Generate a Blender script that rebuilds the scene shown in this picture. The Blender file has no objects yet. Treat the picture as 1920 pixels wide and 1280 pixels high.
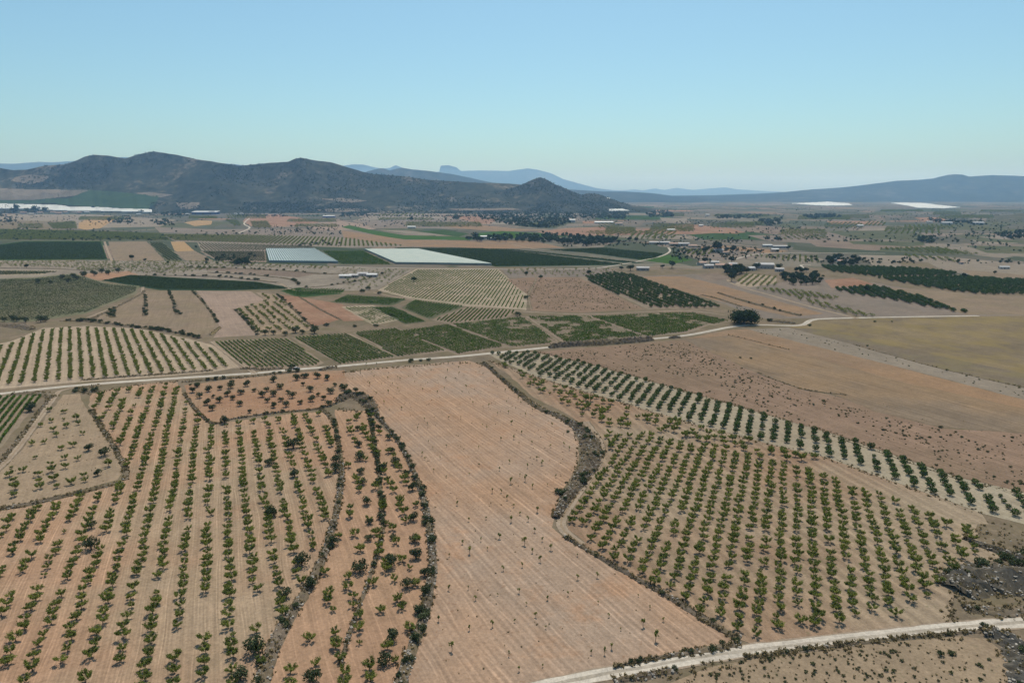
import bpy, bmesh, math, random
import numpy as np
from mathutils import Vector

SC = bpy.context.scene
COL = SC.collection
R = math.radians
random.seed(7)
RNG = np.random.default_rng(7)

# ------------------------------------------------------------------ camera
CAM_H = 110.0
F = 1280.0                       # focal length in photo pixels (1920 wide)
HOR = 363.0                      # horizon row in the photo
PITCH = math.atan((640 - HOR) / F)
CP, SP = math.cos(PITCH), math.sin(PITCH)
cam_d = bpy.data.cameras.new('camera')
cam = bpy.data.objects.new('camera', cam_d)
COL.objects.link(cam)
cam.location = (0, 0, CAM_H)
cam.rotation_euler = (R(90) - PITCH, 0, 0)
cam_d.sensor_width = 36.0
cam_d.lens = 36.0 * F / 1920.0
cam_d.clip_start = 1.0
cam_d.clip_end = 150000.0
SC.camera = cam

# ------------------------------------------------------------------ light
SUN_AZ = R(8.0)                  # clockwise from +Y (straight ahead)
SUN_EL = R(65.0)
w = bpy.data.worlds.new('World')
SC.world = w
w.use_nodes = True
wn = w.node_tree.nodes
wl = w.node_tree.links
wn.clear()
sky = wn.new('ShaderNodeTexSky')
sky.sky_type = 'NISHITA'
sky.sun_disc = False
sky.sun_elevation = SUN_EL
sky.sun_rotation = SUN_AZ
sky.altitude = 400
sky.air_density = 1.0
sky.dust_density = 2.4
sky.ozone_density = 3.0
tint = wn.new('ShaderNodeMixRGB')
tint.blend_type = 'MULTIPLY'
tint.inputs[0].default_value = 1.0
tint.inputs[2].default_value = (0.77, 1.035, 0.99, 1)
bgn = wn.new('ShaderNodeBackground')
bgn.inputs[1].default_value = 0.125
wo = wn.new('ShaderNodeOutputWorld')
wl.new(sky.outputs[0], tint.inputs[1])
wl.new(tint.outputs[0], bgn.inputs[0])
wl.new(bgn.outputs[0], wo.inputs[0])

sun_d = bpy.data.lights.new('sun', 'SUN')
sun_d.energy = 5.0
sun_d.angle = R(0.53)
sun_d.color = (1.0, 0.95, 0.86)
sun = bpy.data.objects.new('sun', sun_d)
COL.objects.link(sun)
sdir = Vector((math.sin(SUN_AZ) * math.cos(SUN_EL), math.cos(SUN_AZ) * math.cos(SUN_EL), math.sin(SUN_EL)))
sun.rotation_euler = (-sdir).to_track_quat('-Z', 'Y').to_euler()
sun.location = (0, 0, 4000)

SC.view_settings.view_transform = 'Standard'
SC.view_settings.look = 'None'
SC.view_settings.exposure = 0.0
SC.view_settings.gamma = 1.0
SC.view_settings.use_curve_mapping = False
SC.render.engine = 'CYCLES'
SC.cycles.use_denoising = True
SC.cycles.max_bounces = 4
SC.cycles.diffuse_bounces = 2
SC.cycles.transmission_bounces = 3
SC.cycles.volume_bounces = 1
SC.cycles.use_adaptive_sampling = False

# ------------------------------------------------------------------ geometry helpers
def ray(px, py):
    u = (px - 960) / F
    v = (py - 640) / F
    return u, CP - v * SP, -SP - v * CP

def G(px, py, z=0.0):
    """photo pixel -> point on the plain"""
    dx, dy, dz = ray(px, py)
    t = (z - CAM_H) / dz
    return dx * t, dy * t

def PX(x, y, z=0.0):
    """ground point -> photo pixel"""
    zc = y * CP + (CAM_H - z) * SP
    up = y * SP - (CAM_H - z) * CP
    return 960 + F * x / zc, 640 - F * up / zc

def ppm(py):
    """photo pixels per metre (horizontal) for ground seen at row py"""
    x, y = G(960, py)
    return F / (y * CP + CAM_H * SP)

def vdir(vx):
    """ground direction whose vanishing point is at photo column vx"""
    dx, dy, _ = ray(vx, HOR)
    n = math.hypot(dx, dy)
    return dx / n, dy / n

def gpoly(px):
    return [G(*p) for p in px]

def inside(p, poly):
    x, y = p
    c = False
    j = len(poly) - 1
    for i in range(len(poly)):
        xi, yi = poly[i]
        xj, yj = poly[j]
        if (yi > y) != (yj > y) and x < (xj - xi) * (y - yi) / (yj - yi) + xi:
            c = not c
        j = i
    return c

def inside_np(X, Y, poly):
    c = np.zeros(X.shape, bool)
    j = len(poly) - 1
    for i in range(len(poly)):
        xi, yi = poly[i]
        xj, yj = poly[j]
        if yi != yj:
            cond = ((yi > Y) != (yj > Y)) & (X < (xj - xi) * (Y - yi) / (yj - yi) + xi)
            c ^= cond
        j = i
    return c

def vnoise(x, y, seed=0):
    """cheap smooth value noise, numpy"""
    xi = np.floor(x).astype(np.int64)
    yi = np.floor(y).astype(np.int64)
    xf = x - xi
    yf = y - yi
    def h(a, b):
        n = (a * 374761393 + b * 668265263 + seed * 974711) & 0x7fffffff
        n = ((n ^ (n >> 13)) * 1274126177) & 0x7fffffff
        return ((n ^ (n >> 16)) & 0xffff) / 65535.0
    u = xf * xf * (3 - 2 * xf)
    v = yf * yf * (3 - 2 * yf)
    return (h(xi, yi) * (1 - u) + h(xi + 1, yi) * u) * (1 - v) + (h(xi, yi + 1) * (1 - u) + h(xi + 1, yi + 1) * u) * v

def fbm(x, y, seed=0, octv=4):
    s = 0
    a = 0.5
    for o in range(octv):
        s = s + a * vnoise(x * 2 ** o, y * 2 ** o, seed + o)
        a *= 0.5
    return s

def mesh_np(name, V, Q, MI=None, mats=(), smooth=False):
    """mesh from numpy arrays; faces are all quads"""
    V = np.asarray(V, np.float32)
    Q = np.asarray(Q, np.int32)
    me = bpy.data.meshes.new(name)
    me.vertices.add(len(V))
    me.vertices.foreach_set('co', V.ravel())
    me.loops.add(len(Q) * 4)
    me.loops.foreach_set('vertex_index', Q.ravel())
    me.polygons.add(len(Q))
    me.polygons.foreach_set('loop_start', np.arange(0, len(Q) * 4, 4, dtype=np.int32))
    for m in mats:
        me.materials.append(m)
    if MI is not None:
        me.polygons.foreach_set('material_index', np.asarray(MI, np.int32))
    me.polygons.foreach_set('use_smooth', np.full(len(Q), smooth, bool))
    me.update(calc_edges=True)
    me.validate()
    return me

def link(name, me, parent=None):
    o = bpy.data.objects.new(name, me)
    COL.objects.link(o)
    if parent is not None:
        o.parent = parent
    return o

def tag(o, label=None, cat=None, group=None, kind=None):
    if label:
        o['label'] = label
    if cat:
        o['category'] = cat
    if group:
        o['group'] = group
    if kind:
        o['kind'] = kind
    return o

def ordn(n):
    if 10 <= n % 100 <= 20:
        s = 'th'
    else:
        s = {1: 'st', 2: 'nd', 3: 'rd'}.get(n % 10, 'th')
    return '%d%s' % (n, s)

# ------------------------------------------------------------------ materials
class NT:
    def __init__(self, name):
        self.m = bpy.data.materials.new(name)
        self.m.use_nodes = True
        self.t = self.m.node_tree
        self.t.nodes.clear()
        self.out = self.t.nodes.new('ShaderNodeOutputMaterial')
    def n(self, kind, **kw):
        nd = self.t.nodes.new(kind)
        for k, v in kw.items():
            setattr(nd, k, v)
        return nd
    def l(self, a, b):
        self.t.links.new(a, b)
    def val(self, s, v):
        if isinstance(v, (int, float)):
            s.default_value = v
        elif isinstance(v, tuple):
            s.default_value = v if len(v) != 3 or len(s.default_value) == 3 else v + (1,)
        else:
            self.l(v, s)
    def math(self, op, a, b=0.0, clamp=False):
        nd = self.n('ShaderNodeMath', operation=op)
        nd.use_clamp = clamp
        self.val(nd.inputs[0], a)
        self.val(nd.inputs[1], b)
        return nd.outputs[0]
    def mix(self, f, a, b, mode='MIX'):
        nd = self.n('ShaderNodeMixRGB', blend_type=mode)
        self.val(nd.inputs[0], f)
        self.val(nd.inputs[1], a)
        self.val(nd.inputs[2], b)
        return nd.outputs[0]
    def noise(self, vec, scale, detail=3.0, rough=0.55):
        nd = self.n('ShaderNodeTexNoise')
        self.l(vec, nd.inputs['Vector'])
        nd.inputs['Scale'].default_value = scale
        nd.inputs['Detail'].default_value = detail
        nd.inputs['Roughness'].default_value = rough
        return nd.outputs[0]
    def mapping(self, vec, scale=(1, 1, 1), rot=0.0, loc=(0, 0, 0)):
        nd = self.n('ShaderNodeMapping')
        self.l(vec, nd.inputs[0])
        nd.inputs['Location'].default_value = loc
        nd.inputs['Rotation'].default_value = (0, 0, rot)
        nd.inputs['Scale'].default_value = scale
        return nd.outputs[0]
    def ramp(self, f, a, b):
        nd = self.n('ShaderNodeMapRange')
        nd.interpolation_type = 'SMOOTHSTEP'
        self.l(f, nd.inputs[0])
        nd.inputs[1].default_value = a
        nd.inputs[2].default_value = b
        return nd.outputs[0]
    def pos(self):
        return self.n('ShaderNodeNewGeometry').outputs['Position']

def soil(name, c1, c2, vp=None, streak=0.35, track=0.0, period=7.0, weeds=0.0, weed_col=(0.10, 0.11, 0.05),
         patch=0.015, furrow=0.0, furrow_p=1.6, green=None, green_amt=0.0, mottled=0.3, c3=None):
    """field earth: two soil tones in patches, streaks along the ploughing, wheel tracks, grain"""
    b = NT(name)
    p = b.pos()
    k = 0.80                      # scales the two soil tones and the green evenly
    c1 = tuple(x * k for x in c1)
    c2 = tuple(x * k for x in c2)
    if green is not None:
        green = tuple(x * k for x in green)
    big = b.noise(p, patch, 4.0, 0.6)
    col = b.mix(b.ramp(big, 0.38, 0.62), c1, c2)
    mid = b.noise(b.mapping(p, loc=(31, 77, 5)), patch * 5.5, 4.0, 0.65)
    if c3 is not None:
        col = b.mix(b.math('MULTIPLY', b.ramp(mid, 0.50, 0.70), 0.8), col, c3)
    fac = b.math('ADD', b.math('MULTIPLY', b.math('SUBTRACT', mid, 0.5), mottled * 1.6), 1.0)
    if vp is not None:
        dx, dy = vdir(vp)
        ang = math.atan2(dy, dx)
        q = b.mapping(p, rot=-ang)
        st = b.noise(b.mapping(q, scale=(0.018, 0.55, 0.2)), 1.0, 3.0, 0.6)
        fac = b.math('MULTIPLY', fac, b.math('ADD', b.math('MULTIPLY', b.math('SUBTRACT', st, 0.5), streak * 1.7), 1.0))
        wob = b.noise(b.mapping(q, scale=(0.012, 0.03, 0.0)), 1.0, 2.0)
        sx = b.n('ShaderNodeSeparateXYZ')
        b.l(q, sx.inputs[0])
        if track > 0:
            ph = b.math('ADD', b.math('MULTIPLY', sx.outputs[1], 2 * math.pi / period), b.math('MULTIPLY', wob, 16.0))
            for off, amp in ((0.0, 1.0), (1.5, 0.8), (3.4, 0.45)):
                s = b.math('SINE', b.math('ADD', ph, off))
                ln = b.ramp(s, 0.93, 1.0)
                brk = b.ramp(b.noise(b.mapping(q, scale=(0.03, 0.15, 0), loc=(off * 9, 3, 1)), 1.0, 2.0), 0.38, 0.58)
                fac = b.math('MULTIPLY', fac, b.math('ADD', b.math('MULTIPLY', b.math('MULTIPLY', ln, brk), track * amp), 1.0))
        if furrow > 0:
            s = b.math('SINE', b.math('ADD', b.math('MULTIPLY', sx.outputs[1], 2 * math.pi / furrow_p), b.math('MULTIPLY', wob, 6.0)))
            fac = b.math('MULTIPLY', fac, b.math('ADD', b.math('MULTIPLY', s, furrow), 1.0))
    clod = b.noise(b.mapping(p, loc=(3, 17, 9)), 0.28, 4.0, 0.7)
    fac = b.math('MULTIPLY', fac, b.math('ADD', b.math('MULTIPLY', b.math('SUBTRACT', clod, 0.5), 0.55), 1.0))
    grain = b.noise(p, 1.1, 5.0, 0.75)
    fac = b.math('MULTIPLY', fac, b.math('ADD', b.math('MULTIPLY', b.math('SUBTRACT', grain, 0.5), 1.15), 1.0))
    sc = b.n('ShaderNodeCombineXYZ')
    for i in range(3):
        b.l(fac, sc.inputs[i])
    col = b.mix(1.0, col, sc.outputs[0], 'MULTIPLY')
    if green is not None:
        gn = b.noise(b.mapping(p, loc=(9, 50, 2)), 0.035, 4.0, 0.65)
        col = b.mix(b.math('MULTIPLY', b.ramp(gn, 0.42, 0.62), green_amt), col, green)
    if weeds > 0:
        wd = b.noise(b.mapping(p, loc=(5, 11, 3)), 0.55, 3.0, 0.7)
        col = b.mix(b.math('MULTIPLY', b.ramp(wd, 0.60, 0.70), weeds), col, weed_col)
    d = b.n('ShaderNodeBsdfDiffuse')
    d.inputs['Roughness'].default_value = 0.6
    b.l(col, d.inputs[0])
    bp = b.n('ShaderNodeBump')
    bp.inputs['Strength'].default_value = 0.35
    bp.inputs['Distance'].default_value = 0.25
    b.l(grain, bp.inputs['Height'])
    b.l(bp.outputs[0], d.inputs['Normal'])
    b.l(d.outputs[0], b.out.inputs[0])
    return b.m

def leafmat(name, c1, c2, transl=0.25, ns=0.5):
    b = NT(name)
    p = b.pos()
    f = b.noise(p, ns, 3.0, 0.7)
    g = b.noise(p, 0.21, 2.0, 0.6)
    ff = b.math('ADD', b.math('MULTIPLY', f, 0.6), b.math('MULTIPLY', g, 0.6))
    col = b.mix(b.ramp(ff, 0.42, 0.80), c1, c2)
    d = b.n('ShaderNodeBsdfDiffuse')
    b.l(col, d.inputs[0])
    t = b.n('ShaderNodeBsdfTranslucent')
    b.l(b.mix(1.0, col, (1.25, 1.25, 0.55), 'MULTIPLY'), t.inputs[0])
    m1 = b.n('ShaderNodeMixShader')
    m1.inputs[0].default_value = transl
    b.l(d.outputs[0], m1.inputs[1])
    b.l(t.outputs[0], m1.inputs[2])
    b.l(m1.outputs[0], b.out.inputs[0])
    return b.m

def plain(name, c1, c2=None, scale=0.5, rough=0.8, detail=4.0):
    b = NT(name)
    d = b.n('ShaderNodeBsdfPrincipled')
    d.inputs['Roughness'].default_value = rough
    if c2 is None:
        c2 = tuple(x * 0.75 for x in c1)
    f = b.noise(b.pos(), scale, detail, 0.65)
    b.l(b.mix(b.ramp(f, 0.3, 0.7), c1, c2), d.inputs['Base Color'])
    b.l(d.outputs[0], b.out.inputs[0])
    return b.m

PINK = (0.40, 0.245, 0.155)
PINK2 = (0.365, 0.235, 0.155)
TAN = (0.37, 0.265, 0.175)
PALE = (0.46, 0.35, 0.24)
M = {}
M['left_orchard'] = soil('soil_left_orchard', PINK, TAN, 410, 0.45, 0.26, 3.1, 0.35, (0.20, 0.14, 0.09), furrow=0.05, furrow_p=0.9)
M['strip'] = soil('soil_strip', PINK, (0.40, 0.25, 0.155), 410, 0.4, 0.2, 3.6, 0.35, (0.20, 0.14, 0.09))
M['mid'] = soil('soil_mid', (0.41, 0.255, 0.16), (0.40, 0.285, 0.205), 250, 0.45, 0.24, 6.3, 0.6, (0.24, 0.14, 0.085), 0.009, 0.06, 1.9, c3=(0.30, 0.175, 0.105))
M['right_orchard'] = soil('soil_right_orchard', (0.35, 0.262, 0.178), (0.33, 0.205, 0.13), 640, 0.4, 0.0, 5, 0.35, furrow=0.10, furrow_p=4.8, patch=0.008)
M['cream'] = soil('soil_cream', (0.40, 0.33, 0.235), (0.36, 0.285, 0.20), 420, 0.3, 0.0, 5, 0.2)
M['redolive'] = soil('soil_olive_field', (0.38, 0.215, 0.13), (0.36, 0.235, 0.15), 410, 0.2, 0.0, 5, 0.35, (0.20, 0.14, 0.075))
M['tansparse'] = soil('soil_sparse_field', (0.35, 0.25, 0.165), (0.32, 0.235, 0.155), 300, 0.25, 0.08, 4, 0.3)
M['upper'] = soil('soil_upper_orchard', (0.43, 0.325, 0.23), (0.40, 0.30, 0.21), 130, 0.4, 0.0, 5, 0.12)
M['brown'] = soil('soil_brown_stubble', (0.25, 0.185, 0.128), (0.285, 0.205, 0.14), 420, 0.3, 0.08, 5, 0.15, green=(0.25, 0.20, 0.10), green_amt=0.2, patch=0.02)
M['pinkbare'] = soil('soil_pink_bare', (0.36, 0.255, 0.19), (0.32, 0.23, 0.17), 300, 0.3, 0.0, 5)
M['redbare'] = soil('soil_red_bare', (0.36, 0.22, 0.145), (0.30, 0.165, 0.105), 200, 0.3)
M['dotted'] = soil('soil_bush_field', (0.255, 0.172, 0.115), (0.29, 0.19, 0.13), 330, 0.4, 0.10, 6, 0.25, furrow=0.05, furrow_p=2.2)
M['orange'] = soil('soil_orange', (0.33, 0.205, 0.12), (0.29, 0.195, 0.125), 330, 0.25, 0.0, 5, 0.0, patch=0.01)
M['ochre'] = soil('soil_ochre_stubble', (0.235, 0.172, 0.118), (0.30, 0.20, 0.12), 330, 0.6, 0.0, 5, 0.0, patch=0.012)
M['greytan'] = soil('soil_greytan', (0.225, 0.18, 0.14), (0.26, 0.20, 0.155), 330, 0.25, 0.0, 5, 0.2)
M['paletan'] = soil('soil_paletan', (0.30, 0.24, 0.18), (0.27, 0.215, 0.16), 330, 0.25, 0.0, 5, 0.3)
M['yellow'] = soil('soil_yellow', (0.265, 0.195, 0.112), (0.20, 0.152, 0.10), 330, 0.5, 0.0, 5, 0.0, green=(0.28, 0.205, 0.085), green_amt=0.6, patch=0.02)
M['olivegrey'] = soil('soil_olivegrey', (0.19, 0.15, 0.108), (0.215, 0.162, 0.11), 330, 0.2, 0.0, 5, 0.0, green=(0.25, 0.20, 0.08), green_amt=0.4, patch=0.02)
M['darkearth'] = soil('soil_dark', (0.22, 0.16, 0.12), (0.27, 0.2, 0.145), 500, 0.3)
M['vinesoil'] = soil('soil_vine', (0.27, 0.21, 0.145), (0.30, 0.22, 0.155), 145, 0.3)
M['palevine'] = soil('soil_pale_vine', (0.40, 0.31, 0.22), (0.43, 0.33, 0.23), 660, 0.25, green=(0.22, 0.20, 0.11), green_amt=0.5)
M['darkvine'] = soil('soil_dark_vine', (0.10, 0.11, 0.06), (0.14, 0.13, 0.075), -600, 0.25)
M['leftvine'] = soil('soil_left_vineyard', (0.22, 0.19, 0.12), (0.17, 0.16, 0.095), 700, 0.25)
M['road_crown'] = soil('road_crown', (0.47, 0.40, 0.32), (0.40, 0.335, 0.26), None, 0, 0, 5, 0.3, patch=0.2)
M['hillgrey'] = soil('grey_scrub_plot', (0.15, 0.135, 0.10), (0.11, 0.105, 0.075), 1200, 0.35)
M['green'] = soil('soil_green_crop', (0.055, 0.085, 0.03), (0.06, 0.10, 0.035), 900, 0.35, 0.1, 6)
M['deepgreen'] = soil('soil_deep_green', (0.035, 0.06, 0.03), (0.045, 0.07, 0.035), 250, 0.35)
M['brightgreen'] = soil('soil_bright_green', (0.07, 0.13, 0.03), (0.06, 0.11, 0.03), 250, 0.3)
M['orangestub'] = soil('soil_orange_stubble', (0.43, 0.27, 0.13), (0.40, 0.26, 0.14), 700, 0.2)
M['verge'] = soil('dry_verge', (0.25, 0.185, 0.125), (0.21, 0.16, 0.11), None, 0, 0, 5, 0.6, (0.13, 0.12, 0.065), 0.03, green=(0.17, 0.14, 0.075), green_amt=0.55, mottled=0.5)
M['terrace'] = soil('soil_terrace', (0.31, 0.25, 0.19), (0.26, 0.21, 0.16), 2600, 0.35, 0.0, 5, 0.4, patch=0.02, mottled=0.5)
M['scree'] = soil('stony_bank', (0.22, 0.17, 0.125), (0.16, 0.125, 0.09), None, 0, 0, 5, 0.8, (0.10, 0.095, 0.055), 0.06, green=(0.24, 0.18, 0.10), green_amt=0.5, mottled=0.7)
M['darkscree'] = soil('dark_stony_bank', (0.13, 0.10, 0.072), (0.19, 0.145, 0.10), None, 0, 0, 5, 0.8, (0.07, 0.07, 0.06), 0.08, green=(0.24, 0.18, 0.10), green_amt=0.35, mottled=0.8)
M['greyscree'] = soil('grey_stone_heap', (0.085, 0.08, 0.072), (0.13, 0.11, 0.085), None, 0, 0, 5, 0.8, (0.05, 0.05, 0.045), 0.15, green=(0.20, 0.15, 0.085), green_amt=0.4, mottled=0.9)
M['road'] = soil('white_dirt_road', (0.64, 0.56, 0.46), (0.58, 0.50, 0.41), None, 0, 0, 5, 0.0, patch=0.05, mottled=0.2)
M['track'] = soil('pale_track', (0.40, 0.305, 0.22), (0.36, 0.27, 0.195), None, 0, 0, 5, 0.2, patch=0.06)
M['almond_leaf'] = leafmat('almond_leaf', (0.078, 0.106, 0.026), (0.21, 0.225, 0.06), 0.32, 0.9)
M['pistachio_leaf'] = leafmat('round_orchard_leaf', (0.028, 0.052, 0.016), (0.075, 0.115, 0.034), 0.2, 0.8)
M['olive_leaf'] = leafmat('olive_leaf', (0.032, 0.046, 0.024), (0.085, 0.10, 0.052), 0.18, 0.8)
M['pine_leaf'] = leafmat('pine_leaf', (0.020, 0.034, 0.016), (0.05, 0.072, 0.03), 0.1, 0.3)
M['shrub_leaf'] = leafmat('shrub_leaf', (0.045, 0.058, 0.026), (0.105, 0.108, 0.05), 0.15, 0.6)
M['vine_leaf'] = leafmat('vine_leaf', (0.036, 0.074, 0.012), (0.085, 0.145, 0.025), 0.3, 0.35)
M['darkvine_leaf'] = leafmat('dark_vine_leaf', (0.032, 0.05, 0.02), (0.06, 0.085, 0.03), 0.2, 0.2)
M['straw'] = leafmat('dry_straw', (0.12, 0.095, 0.055), (0.23, 0.175, 0.095), 0.2, 0.5)
M['bark'] = plain('bark', (0.06, 0.045, 0.035), (0.11, 0.085, 0.065), 3.0)
M['rock'] = plain('rock', (0.33, 0.29, 0.24), (0.09, 0.078, 0.066), 0.8)
M['white_wall'] = plain('white_wall', (0.46, 0.42, 0.37), (0.38, 0.345, 0.30), 0.4)
M['cream_wall'] = plain('cream_wall', (0.52, 0.43, 0.33), (0.44, 0.36, 0.28), 0.4)
M['grey_wall'] = plain('grey_wall', (0.36, 0.33, 0.30), (0.28, 0.26, 0.24), 0.4)
M['tile_roof'] = plain('tile_roof', (0.30, 0.17, 0.12), (0.24, 0.15, 0.11), 0.9)
M['grey_roof'] = plain('grey_roof', (0.34, 0.32, 0.31), (0.26, 0.245, 0.24), 0.5)
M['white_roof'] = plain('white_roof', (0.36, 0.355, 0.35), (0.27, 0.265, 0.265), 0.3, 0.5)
M['blue_wall'] = plain('blue_wall', (0.06, 0.09, 0.22), (0.05, 0.075, 0.18), 0.1)
M['dark'] = plain('dark_opening', (0.03, 0.03, 0.035), (0.045, 0.04, 0.04), 0.5)
M['car_paint'] = plain('car_paint', (0.02, 0.022, 0.025), (0.025, 0.027, 0.03), 0.5, 0.25)
M['car_glass'] = plain('car_glass', (0.03, 0.04, 0.05), (0.03, 0.04, 0.05), 0.5, 0.08)
M['tyre'] = plain('tyre', (0.015, 0.015, 0.015), (0.02, 0.02, 0.02), 0.5)
M['rim'] = plain('rim', (0.4, 0.4, 0.4), (0.35, 0.35, 0.35), 0.5, 0.3)
M['white_net'] = plain('white_net', (0.255, 0.275, 0.235), (0.21, 0.24, 0.205), 0.05)
M['blue_net'] = plain('blue_net', (0.24, 0.285, 0.28), (0.20, 0.25, 0.25), 0.05)
M['blue_net_dark'] = plain('blue_net_dark', (0.13, 0.165, 0.155), (0.11, 0.14, 0.135), 0.05)
M['plastic'] = plain('white_plastic', (0.40, 0.40, 0.37), (0.31, 0.31, 0.295), 0.012)
M['post'] = plain('grey_post', (0.16, 0.14, 0.12), (0.12, 0.11, 0.10), 0.5)

def base_ground_mat():
    """far plain: a patchwork of dry fields, orchards and scrub"""
    b = NT('plain_patchwork')
    p = b.pos()
    warp = b.noise(p, 0.003, 2.0)
    q = b.mapping(p, rot=R(28), scale=(0.0062, 0.0026, 0))
    cm = b.n('ShaderNodeVectorMath', operation='ADD')
    b.l(q, cm.inputs[0])
    wv = b.n('ShaderNodeCombineXYZ')
    b.l(warp, wv.inputs[0])
    b.l(warp, wv.inputs[1])
    b.l(wv.outputs[0], cm.inputs[1])
    vo = b.n('ShaderNodeTexVoronoi', feature='F1', distance='CHEBYCHEV')
    vo.inputs['Scale'].default_value = 1.0
    b.l(cm.outputs[0], vo.inputs['Vector'])
    sep = b.n('ShaderNodeSeparateXYZ')
    b.l(vo.outputs['Color'], sep.inputs[0])
    cr = b.n('ShaderNodeValToRGB')
    cr.color_ramp.interpolation = 'CONSTANT'
    els = [(0.0, (0.115, 0.095, 0.075)), (0.16, (0.15, 0.125, 0.098)), (0.28, (0.05, 0.057, 0.038)), (0.42, (0.105, 0.09, 0.072)),
           (0.55, (0.065, 0.067, 0.048)), (0.66, (0.16, 0.115, 0.085)), (0.74, (0.085, 0.077, 0.06)), (0.84, (0.038, 0.05, 0.03)), (0.93, (0.135, 0.11, 0.088))]
    e = cr.color_ramp.elements
    while len(e) < len(els):
        e.new(0.5)
    for i, (t, c) in enumerate(els):
        e[i].position = t
        e[i].color = c + (1,)
    b.l(sep.outputs[0], cr.inputs[0])
    n1 = b.noise(p, 0.02, 5.0, 0.7)
    n2 = b.noise(p, 0.0012, 4.0, 0.6)
    col = b.mix(b.math('MULTIPLY', b.ramp(n1, 0.50, 0.66), 0.75), cr.outputs[0], (0.05, 0.054, 0.036))
    col = b.mix(b.math('MULTIPLY', b.ramp(n2, 0.45, 0.6), 0.55), col, (0.075, 0.078, 0.055))
    d = b.n('ShaderNodeBsdfDiffuse')
    b.l(col, d.inputs[0])
    b.l(d.outputs[0], b.out.inputs[0])
    return b.m
M['base'] = base_ground_mat()

def hill_mat(name, c_dark, c_mid, c_light, s=0.02):
    b = NT(name)
    p = b.pos()
    n1 = b.noise(p, s, 5.0, 0.75)
    n2 = b.noise(p, s * 0.12, 4.0, 0.6)
    ff = b.math('ADD', b.math('MULTIPLY', n1, 0.7), b.math('MULTIPLY', n2, 0.3))
    col = b.mix(b.ramp(ff, 0.40, 0.58), c_dark, c_mid)
    col = b.mix(b.math('MULTIPLY', b.ramp(b.math('ADD', b.math('MULTIPLY', n1, 0.45), b.math('MULTIPLY', n2, 0.55)), 0.53, 0.64), 0.7), col, c_light)
    d = b.n('ShaderNodeBsdfDiffuse')
    b.l(col, d.inputs[0])
    b.l(d.outputs[0], b.out.inputs[0])
    return b.m
M['hill'] = hill_mat('pine_hill', (0.016, 0.02, 0.013), (0.042, 0.043, 0.029), (0.17, 0.14, 0.105))
M['scrubhill'] = hill_mat('scrub_hill', (0.04, 0.045, 0.03), (0.085, 0.08, 0.056), (0.16, 0.135, 0.10))
M['far_hill'] = hill_mat('far_hill', (0.02, 0.026, 0.022), (0.035, 0.04, 0.03), (0.09, 0.08, 0.065), 0.006)

# ------------------------------------------------------------------ setting: ground, fields, roads
LAID = []                        # (x array, y array, level) of every sheet laid so far

def level_for(out):
    """height of a sheet: 4 mm above whatever it overlaps"""
    X = np.array([p[0] for p in out])
    Y = np.array([p[1] for p in out])
    lv = 1
    for X2, Y2, l2 in LAID:
        if l2 < lv or X2.min() > X.max() or X.min() > X2.max() or Y2.min() > Y.max() or Y.min() > Y2.max():
            continue
        if inside_np(X, Y, list(zip(X2, Y2))).any() or inside_np(X2, Y2, list(zip(X, Y))).any():
            lv = l2 + 1
    LAID.append((X, Y, lv))
    return 0.004 * lv + 0.0003 * (len(LAID) % 10)

def sheet(name, px, mat, jit=0.5, ground=False, seg=6.0):
    """a field outline given in photo pixels, laid on the plain, edges made slightly uneven"""
    pts = px if ground else gpoly(px)
    out = []
    n = len(pts)
    for i in range(n):
        x0, y0 = pts[i]
        x1, y1 = pts[(i + 1) % n]
        L = math.hypot(x1 - x0, y1 - y0)
        k = max(1, min(60, int(L / seg)))
        for j in range(k):
            t = j / k
            jj = jit * min(1.0, L / 30) * (1 if j else 0.3)
            out.append((x0 + (x1 - x0) * t + random.uniform(-jj, jj), y0 + (y1 - y0) * t + random.uniform(-jj, jj)))
    z = level_for(out)
    bm = bmesh.new()
    vs = [bm.verts.new((x, y, z)) for x, y in out]
    f = bm.faces.new(vs)
    if f.normal.z < 0 or f.calc_area() and (f.normal_update() or f.normal.z < 0):
        f.normal_flip()
    me = bpy.data.meshes.new(name)
    bm.to_mesh(me)
    bm.free()
    me.materials.append(mat)
    return tag(link(name, me), kind='structure')

def smooth_line(pts, step=5.0):
    """catmull-rom through ground points, resampled"""
    P = [pts[0]] + list(pts) + [pts[-1]]
    out = []
    for i in range(1, len(P) - 2):
        p0, p1, p2, p3 = P[i - 1], P[i], P[i + 1], P[i + 2]
        L = math.hypot(p2[0] - p1[0], p2[1] - p1[1])
        k = max(2, int(L / step))
        for j in range(k):
            t = j / k
            out.append(tuple(0.5 * ((2 * p1[a]) + (-p0[a] + p2[a]) * t + (2 * p0[a] - 5 * p1[a] + 4 * p2[a] - p3[a]) * t * t
                                    + (-p0[a] + 3 * p1[a] - 3 * p2[a] + p3[a]) * t ** 3) for a in (0, 1)))
    out.append(tuple(P[-2]))
    return out

def normals2(pts):
    nr = []
    for i in range(len(pts)):
        a = pts[max(0, i - 1)]
        c = pts[min(len(pts) - 1, i + 1)]
        dx, dy = c[0] - a[0], c[1] - a[1]
        n = math.hypot(dx, dy) or 1
        nr.append((-dy / n, dx / n))
    return nr

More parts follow.
